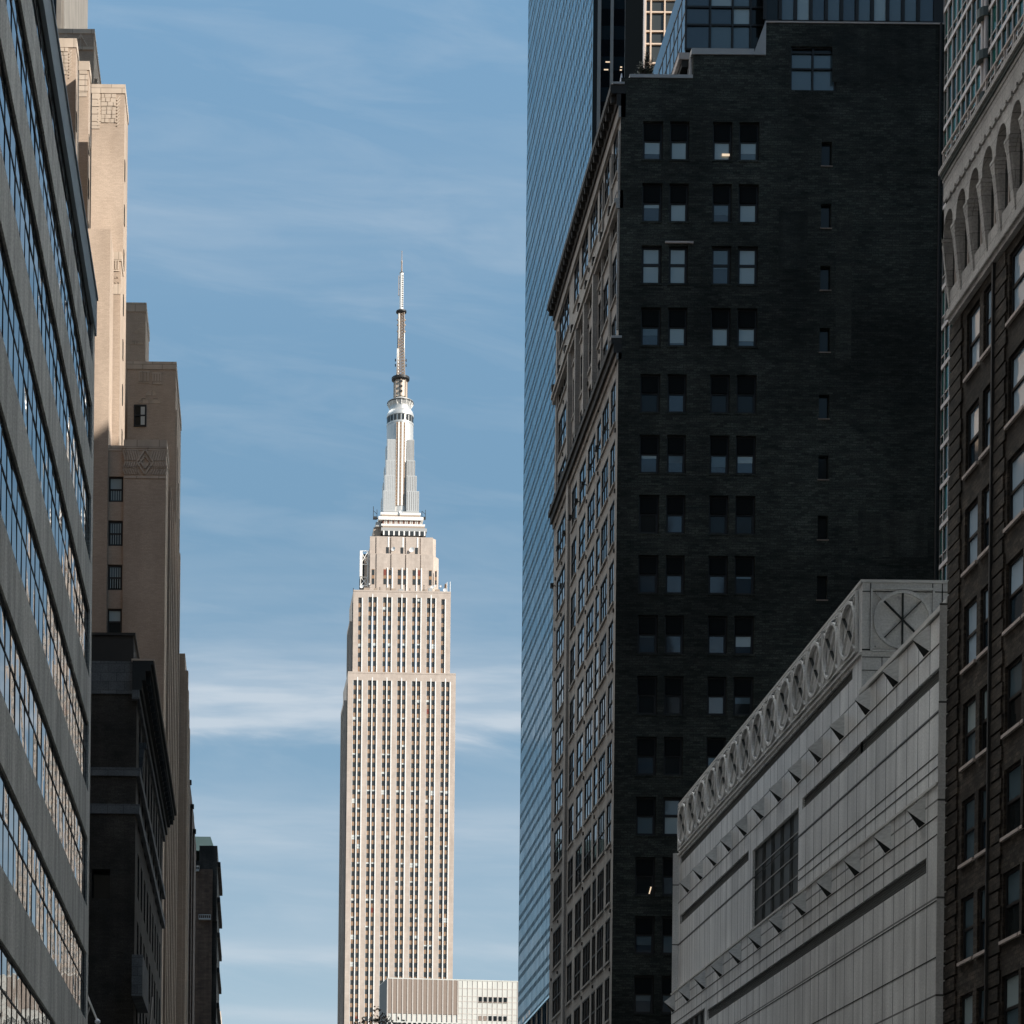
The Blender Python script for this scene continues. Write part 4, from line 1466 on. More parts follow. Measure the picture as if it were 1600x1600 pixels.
# ------------------------------------------------------------------ low panel-clad block in front of the skyscraper
def panel_block():
    Y = 700.0
    t = thing('panel_clad_block', (70, Y, 0), 'low block with tan ribbed panel and ivory cladding in front of the skyscraper', 'building', local=True)
    x0, z0 = onY(605.5, 1529, Y)
    x1, z1 = onY(835, 1536, Y)
    t.location = (x0, Y, 0)
    ang = 0.10
    t.rotation_euler = (0, 0, ang)
    S = Y / FPX
    ax = lambda x: (x - 605.5) * S
    zz = lambda y: EYE + (VY - (y - ROLL * (606 - VX))) * S
    top = zz(1529)
    fr = Fr((0, 0, 0), (1, 0, 0), (0, -1, 0))
    b = MB()
    b.box(0, ax(835), .05, 16, 0, top, 'ivory_panel')
    b.box(-.1, 0, .1, 16, 0, top + .1, 'dark_metal')
    b.box(0, ax(835), -.05, 16, top, top + .35, 'ivory_panel')
    b.build('wall', t)
    p = MB()
    p.fbox(fr, 0, ax(717), -.04, .10, zz(1583), top - .05, 'tan_panel')
    tp = p.build('ribbed_panel', t)
    m = MB()
    n = 14
    for i in range(n + 1):
        a = ax(717) * i / n
        m.fbox(fr, a - .15, a + .15, .10, .26, zz(1594), top - .02, 'panel_seam')
        m.fbox(fr, a + .15, a + .28, .10, .14, zz(1583), top - .05, 'seam_dark')
    m.build('ribs', tp)
    m = MB()
    st = ax(717) / n
    k = 1
    while ax(717) + k * st < ax(834):
        a = ax(717) + k * st
        m.fbox(fr, a - .10, a + .10, -.02, .10, 0, top - .02, 'panel_seam')
        k += 1
    for y in (1541, 1553.5, 1561.5, 1572, 1581, 1590, 1600):
        m.fbox(fr, ax(717), ax(834), -.02, .03, zz(y) - .09, zz(y) + .09, 'panel_seam')
    m.build('cladding_joints', t)
    for i in range(6):
        m = MB()
        a = ax(717) + 4 * st + i * st
        m.fbox(fr, a + .35, a + st - .3, .03, .09, zz(1561.5), zz(1554), 'black_pane')
        m.fbox(fr, a + .25, a + st - .2, .03, .16, zz(1561.5) - .25, zz(1561.5), 'tan_panel')
        m.build('window', t)
        m = MB()
        m.fbox(fr, a + .35, a + st - .3, .03, .09, zz(1591), zz(1583.5), 'black_pane' if i > 1 else 'tan_panel')
        m.build('window' if i > 1 else 'infill_panel', t)
    for i in range(16):
        m = MB()
        a = st * (i + .2)
        m.fbox(fr, a, a + st * .6, .02, .08, zz(1608), zz(1597), 'black_pane')
        m.build('window', t)


panel_block()


# ------------------------------------------------------------------ right: tall blue glass tower
def glass_tower():
    X, Y0, Y1 = 42.0, 281.0, 350.5
    H = 232.0
    t = thing('blue_glass_tower', (X + 25, 315, 0), 'very tall blue glass tower rising out of frame behind the dark brick building', 'skyscraper')
    fs, ff = right_side(X), facing_cam(Y0)
    zb = onX(858, 1555, X)[1]
    body = MB()
    body.box(X + .3, X + 52, Y0 + .3, Y1 - .2, 0, H, 'dark_office_glass')
    body.build('core', t)
    c = MB()
    nP = 46
    st = (Y1 - Y0) / nP
    FH = 4.08
    rnd = random.Random(5)
    k = 0
    z = zb
    lines = []
    while z < H:
        lines += [(z, z + 1.55), (z + 1.55, z + FH)]
        z += FH
    for j, (za, zb_) in enumerate(lines):
        for i in range(nP):
            q = rnd.random()
            m = 'curtain_glass' if q < .52 else ('curtain_glass_deep' if q < .84 else 'curtain_glass_pale')
            c.fquad(fs, Y0 + st * i, Y0 + st * (i + 1), za, min(zb_, H), 0.0, m, 0.008)
    cw = c.build('curtain_wall', t)
    mm = MB()
    for i in range(nP + 1):
        mm.fbox(fs, Y0 + st * i - .08, Y0 + st * i + .08, -.02, .045, zb, H, 'curtain_mullion')
    mm.build('mullions', cw)
    ss = MB()
    for za, zb_ in lines:
        for i in range(nP):
            ss.fbox(fs, Y0 + st * i + .07, Y0 + st * (i + 1) - .07, -.02, .012, za - .36, za + .36, 'curtain_slot')
    ss.build('slots', cw)
    b = MB()
    b.fbox(fs, Y0, Y1, -1.2, -.5, 0, zb - .05, 'dark_metal')
    for i in range(36):
        a = Y0 + (Y1 - Y0) * i / 35
        b.fbox(fs, a - .15, a + .15, -.5, -.1, 0, zb - .06, 'curtain_slot' if i % 3 else 'mast_dull')
    b.fbox(fs, Y0, Y1, -1.2, .05, zb - .35, zb - .05, 'curtain_mullion')
    b.build('base', t)
    # west face: piers and dark glass bays
    x = lambda px: onY(px, 60, Y0)[0]
    p = MB()
    p.fbox(ff, X - .02, x(933.5), -.4, .05, 0, H, 'black_frame')
    p.build('corner_post', t)
    for a, b_ in ((933.5, 938.5), (953.5, 958), (976, 980)):
        p = MB()
        p.fbox(ff, x(a), x(b_), -.3, .28, 0, H, 'grey_column')
        p.build('pier', t)
    z0 = zY(110, Y0, 950)
    for k, (a, b_) in enumerate(((938.5, 953.5), (958, 976))):
        p = MB()
        for j in range(-36, 8):
            zc = z0 + j * 3.98
            if zc < 10 or zc > H - 4:
                continue
            p.fquad(ff, x(a), x(b_), zc - 2.2, zc, 0.0, 'office_spandrel')
            p.fquad(ff, x(a), x(b_), zc, zc + 1.78, 0.0, 'dark_office_glass')
        p.build('glass_bay', t)
    p = MB()
    p.fbox(ff, x(980), x(1003), -.3, .12, 0, H, 'matte_black')
    p.fbox(ff, x(1003), x(1006.5), -.3, .3, 0, H, 'dark_office_glass')
    p.fbox(ff, x(1006.5), X + 52, -.3, -.05, 0, H, 'black_frame')
    p.build('side_wall', t)
    for (px, py) in ((949.5, 97), (947, 109), (970.5, 105), (970, 109.5)):
        p = MB()
        a, z = onY(px, py, Y0)
        w = .28 if px < 960 else .13
        p.fbox(ff, a - w, a + w, .004, .02, z - .08, z + .08, 'ceiling_lamp_glow')
        p.build('ceiling_lamp', t)
    # tan framed tower standing in front of its west face
    Yt = 250.0
    x = lambda px: onY(px, 60, Yt)[0]
    t2 = thing('tan_grid_tower', (x(1040), Yt + 8, 0), 'sunlit tower with a peach grid over dark glass above the dark brick roof', 'building')
    f2 = facing_cam(Yt)
    Ht = 205.0
    xa, xe = x(1007.3), x(1007.3) + 42
    b = MB(); b.box(xa + .02, xe, Yt + .1, Yt + 13, 0, Ht, 'smoke_glass'); b.build('core', t2)
    b = MB(); b.box(xa - .12, xa, Yt + .3, Yt + 13, 0, Ht, 'matte_black'); b.build('side_wall', t2)
    gr = MB()
    w = .17
    vs = [x(1008), x(1016.5)] + [x(1038 + 21.8 * i) for i in range(22)]
    for v in vs:
        gr.fbox(f2, v - w / 2, v + w / 2, -.11, .16, 0, Ht, 'peach_frame')
    z1, z2 = zY(19.7, Yt, 1030), zY(49.7, Yt, 1030)
    P = zY(0, Yt, 1030) - z2
    for j in range(-42, 16):
        for zq in (z1 + j * P, z2 + j * P):
            if 0 < zq < Ht:
                gr.fbox(f2, xa, xe, -.1, .12, zq - w / 2, zq + w / 2, 'peach_frame')
    gr.fbox(f2, xa - .15, xa + .05, -.3, .2, 0, Ht, 'frame_taupe')
    gr.build('frame_grid', t2)


glass_tower()


# ------------------------------------------------------------------ right: dark brick loft building
def dark_building():
    Y0, Y1 = 134.0, 162.7
    X1 = onY(1470, 600, Y0)[0]
    t = thing('dark_brick_loft', (30, 148, 0), 'sooty dark brick building on the right with paired windows and a black cornice', 'building')
    ff, fs = facing_cam(Y0), right_side(XR)
    rows_y = [190, 287, 384, 481, 585, 680, 774, 868, 962, 1057, 1152, 1246, 1340, 1432, 1525, 1620, 1715, 1810, 1905]
    top1 = zY(122, Y0, 1030)
    top2 = zY(86, Y0, 1140)
    top3 = zY(37, Y0, 1330)
    xs1 = onY(1083, 100, Y0)[0]
    xs2 = onY(1196, 60, Y0)[0]
    cols = [(985, 1016.5), (1027.5, 1057.5), (1094.5, 1125), (1135.5, 1167)]
    XC = [((a - VX) * Y0 / FPX, (b - VX) * Y0 / FPX) for a, b in cols]
    zr = [(zY(y + 60, Y0, 1100), zY(y, Y0, 1100)) for y in rows_y]
    holes = [(a, b, z0, z1) for a, b in XC for z0, z1 in zr]
    vents = []
    va, vb = (1264.5 - VX) * Y0 / FPX, (1280.5 - VX) * Y0 / FPX
    for z0, z1 in zr:
        vents.append((va, vb, z0 - .28, z0 + 1.2))
    bw0, bwz0 = onY(1235, 141, Y0); bw1, bwz1 = onY(1307, 73, Y0)
    big = (bw0, bw1, bwz0, bwz1)
    w = MB()
    w.wall(ff, XR, xs1, 0, top1, [h for h in holes if h[1] < xs1], .3, 'sooty_brick')
    w.wall(ff, xs1, xs2, 0, top2, [h for h in holes if h[0] > xs1 and h[1] < xs2], .3, 'sooty_brick')
    w.wall(ff, xs2, X1, 0, top3, [big] + vents, .3, 'sooty_brick')
    w.quad(ff.P(xs1, 0, top1), ff.P(xs1, -6, top1), ff.P(xs1, -6, top2), ff.P(xs1, 0, top2), 'sooty_brick')
    w.quad(ff.P(xs2, 0, top2), ff.P(xs2, -8, top2), ff.P(xs2, -8, top3), ff.P(xs2, 0, top3), 'sooty_brick')
    w.box(XR + .4, X1, Y0 + .4, Y1 - .4, 0, top1 - 1.2, 'sooty_brick')
    w.box(xs2, X1 - .2, Y0 + .4, Y1 - .4, top1 - 1.2, top3 - .3, 'sooty_brick')
    w.quad(ff.P(X1, 0, 0), ff.P(X1, -28, 0), ff.P(X1, -28, top3), ff.P(X1, 0, top3), 'sooty_brick')
    w.build('wall', t)
    for xa, xb, ya, yb, m in ((1305, 1332, 330, 560, 'brick_patch'), (1216, 1262, 330, 420, 'brick_patch_dark'), (1300, 1462, 45, 128, 'brick_patch_dark'), (1340, 1450, 800, 870, 'brick_patch')):
        p = MB()
        (a, z0), (b, z1) = onY(xa, yb, Y0), onY(xb, ya, Y0)
        p.fquad(ff, a, b, z0, z1, .003, m)
        p.build('brick_patch', t)
    # copings
    c = MB()
    c.box(XR + .52, xs1 - .02, Y0 - .06, Y0 + .35, top1, top1 + .2, 'pale_coping')
    c.box(xs1 - .1, xs1 + .22, Y0 + .35, Y0 + 6, top1, top2 + .2, 'pale_coping')
    c.box(xs1 - .12, xs2 - .7, Y0 - .08, Y0 + .4, top2, top2 + .36, 'pale_coping')
    c.hexa([ff.P(*p) for p in ((xs2 - .75, -.3, top2), (xs2 + .02, -.3, top2), (xs2 + .02, .08, top2), (xs2 - .75, .08, top2),
                               (xs2 - .02, -.3, top3 + .05), (xs2 + .02, -.3, top3 + .05), (xs2 + .02, .08, top3 + .05), (xs2 - .02, .08, top3 + .05))], 'pale_coping')
    c.box(xs2, X1, Y0 - .05, Y0 + .3, top3, top3 + .09, 'frame_taupe')
    c.build('coping', t)
    # front windows
    look = {0: 'hLLL', 1: 'hLhL', 2: 'BBnB', 3: 'hLLL', 4: 'nnnn', 5: 'hhhh', 6: 'nnnn', 7: 'nnnn', 8: 'nnnh', 9: 'kkMM', 10: 'nkMk', 11: 'MBMM', 12: 'kknn', 13: 'hMnn', 14: 'hhMn'}
    for j, (z0, z1) in enumerate(zr):
        for i, (a, b) in enumerate(XC):
            k = look.get(j, 'nnnn')[i]
            up = 'black_pane'
            hb = random.uniform(.18, .72)
            lo = {'L': random.choice(['pale_pane', 'pale_pane', ('pale_pane', 'mid_pane', random.uniform(.6, .9))]), 'h': (random.choice(['pale_pane', 'mid_pane']), 'navy_pane', hb), 'n': random.choice(['navy_pane', 'navy_pane', ('mid_pane', 'navy_pane', random.uniform(.06, .25)), 'black_pane']), 'k': 'black_pane', 'M': random.choice(['mid_pane', ('mid_pane', 'black_pane', hb)]), 'B': 'pale_pane'}[k]
            if k == 'B':
                up = 'mid_pane' if j != 2 else 'pale_pane'
            if j == 2 and i == 2:
                up = 'mid_pane'

            def aircon(f, a=a, b=b, z0=z0, z1=z1):
                f.fbox(ff, a + .12, b - .12, -.27, -.16, z0 + (z1 - z0) * .54, z1 - .12, 'matte_black')
            sash_window(t, ff, a, b, z0, z1, -.3, up, lo, 'black_frame', .16, .53, 'sooty_brick', .04, extra=aircon if up == 'black_pane' else None)
    lamp = MB()
    p0, p1 = onY(1172 - 158.0, 1397, Y0 + .25), onY(1181 - 164, 1386, Y0 + .25)
    lamp.fbar(ff, (p0[0], p0[1]), (p1[0], p1[1]), .07, -.2, -.17, 'ceiling_lamp_glow')
    lamp.build('ceiling_lamp', t)
    lamp = MB()
    p0 = onY(1134, 243, Y0 + .25)
    lamp.fbox(ff, p0[0] - .25, p0[0] + .22, -.2, -.17, p0[1] - .07, p0[1] + .07, 'ceiling_lamp_glow')
    lamp.build('ceiling_lamp', t)
    m = MB()
    m.fbox(ff, onY(1039, 378, Y0)[0], onY(1083, 378, Y0)[0], 0, .12, zY(381, Y0, 1060), zY(378, Y0, 1060), 'frame_taupe')
    m.build('lintel', t)
    for a, b, z0, z1 in vents:
        v = MB()
        v.fquad(ff, a, b, z0, z1, -.28, 'black_pane')
        v.fbox(ff, a - .05, b + .05, 0, .05, z0 - .07, z0 - .003, 'tan_panel')
        v.build('vent_window', t)
    f = MB()
    a, b, z0, z1 = big
    for q in (0, .48, .97):
        f.fbox(ff, a + (b - a) * q, a + (b - a) * q + .1, -.25, -.12, z0, z1, 'black_frame')
    for q in (0, .50, .86, .97):
        f.fbox(ff, a, b, -.25, -.13, z0 + (z1 - z0) * q, z0 + (z1 - z0) * q + .09, 'black_frame')
    wn = f.build('window', t)
    p = MB()
    for q0, q1 in ((0, .48), (.48, 1)):
        for r0, r1, mm in ((0, .5, 'mid_pane'), (.5, .87, 'mid_pane'), (.87, 1, 'black_pane')):
            p.fquad(ff, a + (b - a) * q0, a + (b - a) * q1, z0 + (z1 - z0) * r0, z0 + (z1 - z0) * r1, -.24, mm, .01)
    p.build('pane', wn)
    d = MB()
    d.bar((X1 - .25, Y0 - .12, 20), (X1 - .25, Y0 - .12, top3), .18, 'dark_metal', 6)
    d.build('drainpipe', t)
    # street facade
    G = 'grey_terracotta'
    rows = [z for z in zr]
    scols = [(155.8, 160.9, 4), (151.1, 153.5, 2), (147.0, 149.9, 2), (142.9, 146.1, 3), (140.6, 142.2, 1), (137.5, 140.1, 3), (134.9, 136.7, 2)]
    zc2 = onX(962, 540, XR)[1]
    zc3 = onX(968, 318, XR)[1]
    holes = []
    for z0, z1 in rows:
        zb, zt = z0 - .25, z1 + .12
        if zt > top1 - 2.2:
            continue
        for a0, a1, n in scols:
            holes.append((a0, a1, zb, zt, n))
    topS = zY(140, Y0, 960)
    s = MB()
    s.wall(fs, Y0, Y1, 0, topS, [h[:4] for h in holes], .09, G)
    s.quad(fs.P(Y1, 0, 0), fs.P(Y1, -20, 0), fs.P(Y1, -20, topS), fs.P(Y1, 0, topS), 'sooty_brick')
    s.build('street_wall', t)
    pl = MB()
    for a in (153.9, 150.3, 146.5, 142.5):
        pl.fbox(fs, a, a + .45, .002, .32, zc2 + .6, zc3 - .3, G)
    pl.fbox(fs, 154.2, 155.2, .002, .18, 0, zc2 - .5, G)
    for a in (136.8, 137.2, 140.25, 134.1, 161.2):
        pl.fbox(fs, a, a + .16, .002, .12, zc2 + .6, top1 - 3.2, G)
    pl.build('pilasters', t)
    rest = MB()
    for k, h in enumerate(holes):
        a0, a1, z0, z1, n = h
        bright = n in (4, 3)
        own = bright and z0 > 16
        fm = MB() if own else rest
        dd = -.085
        fm.fbox(fs, a0, a1, dd, dd + .09, z0, z0 + .1, 'black_frame')
        fm.fbox(fs, a0, a1, dd, dd + .09, z1 - .1, z1, 'black_frame')
        zm = z0 + (z1 - z0) * .5
        fm.fbox(fs, a0, a1, dd, dd + .08, zm - .05, zm + .05, 'black_frame')
        for q in range(n + 1):
            a = a0 + (a1 - a0) * q / n
            fm.fbox(fs, max(a0, a - .06), min(a1, a + .06), dd, dd + .055, z0 + .1, z1 - .1, 'black_frame')
        wi = fm.build('window', t) if own else None
        p = MB() if own else rest
        mats = ['ribbon_glass', 'ribbon_glass'] if bright else ['black_pane', 'navy_pane']
        p.fquad(fs, a0, a1, z0, zm, dd + .02, mats[0], .004)
        p.fquad(fs, a0, a1, zm, z1, dd + .02, random.choice(['black_pane', mats[1]]), .004)
        if own:
            p.build('pane', wi)
        sl = MB() if own else rest
        sl.fbox(fs, a0 - .1, a1 + .1, .002, .1, z0 - .14, z0 - .01, G)
        if own:
            sl.build('sill', wi)
    rest.build('window', t, kind='stuff')
    for z0, z1 in rows[:14]:
        for a in (134.7, 141.5, 146.3, 158.2, 161.5):
            rv = MB()
            rv.fbox(fs, a - .1, a + .1, .002, .08, z0 - .95, z0 - .75, 'cornice_black')
            rv.build('tie_plate', t)
    # cornices
    c = MB()
    zt = zY(132, Y0, 953)
    c.fbox(fs, Y0 - .02, Y1 + .3, -.3, .66, zt - .42, zt, 'cornice_black')
    c.fbox(fs, Y0 - .02, Y1 + .2, -.3, .60, zt - .55, zt - .42, 'cornice_black')
    c.fbox(fs, Y0, Y1 + .1, -.3, .26, zt - 1.3, zt - .55, 'cornice_black')
    c.fbox(fs, Y0, Y1 + .05, -.3, .14, zt - 2.0, zt - 1.3, G)
    c.fbox(fs, Y0 - .1, Y0 + .35, -.2, .55, zt, zt + .12, 'pale_coping')
    cor = c.build('cornice', t)
    n = 30
    for i in range(n):
        m = MB()
        a = Y0 + .4 + (Y1 - Y0 - .5) * i / (n - 1)
        m.fbox(fs, a - .13, a + .13, .26, .56, zt - .95, zt - .56, 'cornice_black')
        m.build('modillion', cor)
    c = MB()
    c.fbox(fs, Y0 - .02, Y1 + .2, -.2, .44, zc2 - .35, zc2, 'cornice_black')
    c.fbox(fs, Y0 - .01, Y1 + .1, -.2, .30, zc2 - .9, zc2 - .35, 'cornice_black')
    c.fbox(fs, Y0, Y1, -.2, .12, zc2 - 1.3, zc2 - .9, G)
    c.fbox(fs, Y0 - .05, Y0 + .5, -.2, .46, zc2, zc2 + .14, 'pale_coping')
    for i in range(14):
        a = Y0 + 1 + (Y1 - Y0 - 1.5) * i / 13
        c.fbox(fs, a - .18, a + .18, .1, .40, zc2, zc2 + .35, 'cornice_black')
    c.build('cornice', t)
    c = MB()
    c.fbox(fs, Y0, Y1, -.2, .36, zc3, zc3 + .28, G)
    c.fbox(fs, Y0, Y1, -.2, .24, zc3 - .35, zc3, G)
    c.fbox(fs, Y0, Y1, -.2, .12, zc3 + .28, zc3 + .75, G)
    for i in range(9):
        a = Y0 + 2 + (Y1 - Y0 - 3) * i / 8
        c.fbox(fs, a - .2, a + .2, .1, .42, zc3 + .28, zc3 + .7, 'cornice_black')
    c.build('string_course', t)
    # window-cleaning brackets / floodlights that stand off the wall
    for k in range(9):
        l = MB()
        a = 137.3 + 3.0 * k
        z = zc2 - 4.3 if k < 8 else zc2 - 6.0
        l.bar(fs.P(a, 0, z), fs.P(a, .25, z + .05), .07, 'dark_metal')
        l.fbox(fs, a - .22, a + .22, .2, .42, z - .12, z + .16, 'dark_metal')
        l.build('floodlight', t)
    # glazed penthouse
    p = MB()
    gy = Y0 + 1.2
    gx0 = onY(1071, 60, gy)[0]
    gx1 = onY(1198, 60, gy)[0]
    gz0, gz1 = zY(78, gy, 1100), zY(-60, gy, 1100)
    fg = facing_cam(gy)
    p.box(gx0 + .1, X1 - .3, gy + .1, Y1 - 3, top2 - 1.5, gz1, 'black_pane')
    pen = p.build('penthouse', t)
    p = MB()
    xs = [gx0, onY(1109, 60, gy)[0], onY(1144, 60, gy)[0], onY(1172, 60, gy)[0], gx1]
    zs = [gz0, zY(40, gy, 1100), zY(12, gy, 1100), zY(-22, gy, 1100), gz1]
    pm = ['navy_pane', 'mid_pane', 'mid_pane', 'black_pane', 'navy_pane', 'navy_pane', 'pale_pane', 'black_pane', 'navy_pane', 'pale_pane', 'mid_pane', 'black_pane', 'navy_pane', 'mid_pane', 'navy_pane', 'navy_pane']
    for j in range(4):
        for i in range(4):
            p.fquad(fg, xs[i], xs[i + 1], zs[j], zs[j + 1], 0, pm[j * 4 + i], .01)
    for x in xs:
        p.fbox(fg, x - .06, x + .06, .0, .12, gz0, gz1, 'black_frame')
    for z in zs:
        p.fbox(fg, gx0 - .06, gx1, .0, .1, z - .06, z + .06, 'black_frame')
    p.build('glazing', pen)
    # its street side, set back from the facade
    p = MB()
    fp = right_side(gx0)
    ya, yb = gy, gy + 20.5
    n = 16
    for i in range(n):
        a, b = ya + (yb - ya) * i / n, ya + (yb - ya) * (i + 1) / n
        for j in range(3):
            p.fquad(fp, a, b, zs[0] + (zs[3] - zs[0]) * j / 3 - .2, zs[0] + (zs[3] - zs[0]) * (j + 1) / 3 - .2, 0, 'ribbon_glass', .004)
        p.fbox(fp, a - .06, a + .06, 0, .02, zs[0] - .2, zs[3], 'black_frame')
    for j in range(4):
        z = zs[0] + (zs[3] - zs[0]) * j / 3 - .2
        p.fbox(fp, ya, yb, 0, .025, z - .05, z + .05, 'black_frame')
    p.fbox(fp, ya - .3, yb, -.5, .45, gz0 - .75, gz0 - .35, 'frame_taupe')
    p.fbox(fp, ya - .2, yb, -.5, .25, gz0 - 1.2, gz0 - .75, 'cornice_black')
    p.build('side_glazing', pen)
    p = MB()
    p.box(XR + 1.6, gx0 + .3, gy + .6, gy + 1.2, top1 - .8, gz0 - 1.21, 'pale_coping')
    p.build('terrace_wall', pen)
    # long glazed strip right of it
    p = MB()
    fz = facing_cam(Y0 + .35)
    z0, z1 = top3 + .35, zY(-70, Y0, 1330)
    p.fbox(fz, xs2, X1, 0, .1, top3 + .09, z0, 'black_frame')
    n = 11
    pm = ['black_pane', 'mid_pane', 'pale_pane', 'navy_pane', 'mid_pane', 'navy_pane', 'mid_pane', 'pale_pane', 'mid_pane', 'mid_pane', 'navy_pane']
    for i in range(n):
        a, b = xs2 + (X1 - .6 - xs2) * i / n, xs2 + (X1 - .6 - xs2) * (i + 1) / n
        p.fquad(fz, a, b, z0, z1, 0, pm[i], .01)
        p.fbox(fz, a - .1, a + .1, 0, .14, z0, z1, 'black_frame')
    p.fbox(fz, X1 - .6, X1, 0, .1, z0, z1, 'black_frame')
    p.build('glazing', pen)
    # roof terrace: shrub and folded parasol
    xsh, zsh = onY(1008, 118, Y0 + .8)
    sh = thing('roof_shrub', (xsh, Y0 + .8, top1 - 1.0), 'dark spiky shrub on the roof terrace edge of the dark brick building', 'shrub')
    f = MB()
    rnd = random.Random(2)
    for k in range(2600):
        q = rnd.uniform(-1.15, .62)
        top = 2.1 * (1 - abs(q - .28) / 1.5) * (.75 + .35 * math.sin(q * 11))
        c = Vector((xsh + q * .62, Y0 + .8 + rnd.gauss(0, .16), top1 + .15 + rnd.random() * max(.25, top)))
        d = Vector((rnd.uniform(-1, 1), rnd.uniform(-.6, .6), rnd.uniform(-.1, 1.4))).normalized()
        u = d.orthogonal().normalized() * .03
        L = rnd.uniform(.12, .28)
        f.quad(c - u, c + u, c + d * L + u * .2, c + d * L - u * .2, rnd.choice(['leaf_dark', 'leaf_green']))
    f.build('foliage', sh)
    f = MB()
    for k in range(7):
        f.bar((xsh - .1, Y0 + .8, top1 - .6), (xsh - .1 + rnd.uniform(-.5, .5), Y0 + .8 + rnd.uniform(-.1, .1), top1 + rnd.uniform(.5, 1.3)), .035, 'bark')
    f.build('stem', sh)
    f = MB(); f.lathe(xsh - .1, Y0 + .8, [(.26, top1 - 1.0), (.34, top1 - .3)], 'dark_metal', 14); f.build('pot', sh)
    xu, zu = onY(970.5, 131, Y0 + .25)
    um = thing('folded_parasol', (xu, Y0 + .25, top1 - 1.2), 'small folded white parasol standing at the roof corner of the dark brick building', 'parasol')
    zt_ = onY(972, 115, Y0 + .25)[1]
    f = MB(); f.lathe(xu + .02, Y0 + .25, [(.13, zu - .1), (.10, zu + .2), (.03, zt_)], 'umbrella_cloth', 8); f.build('canopy', um)
    f = MB(); f.bar((xu + .02, Y0 + .25, top1 - 1.2), (xu + .02, Y0 + .25, zt_ + .05), .04, 'dark_metal', 6); f.build('pole', um)


dark_building()


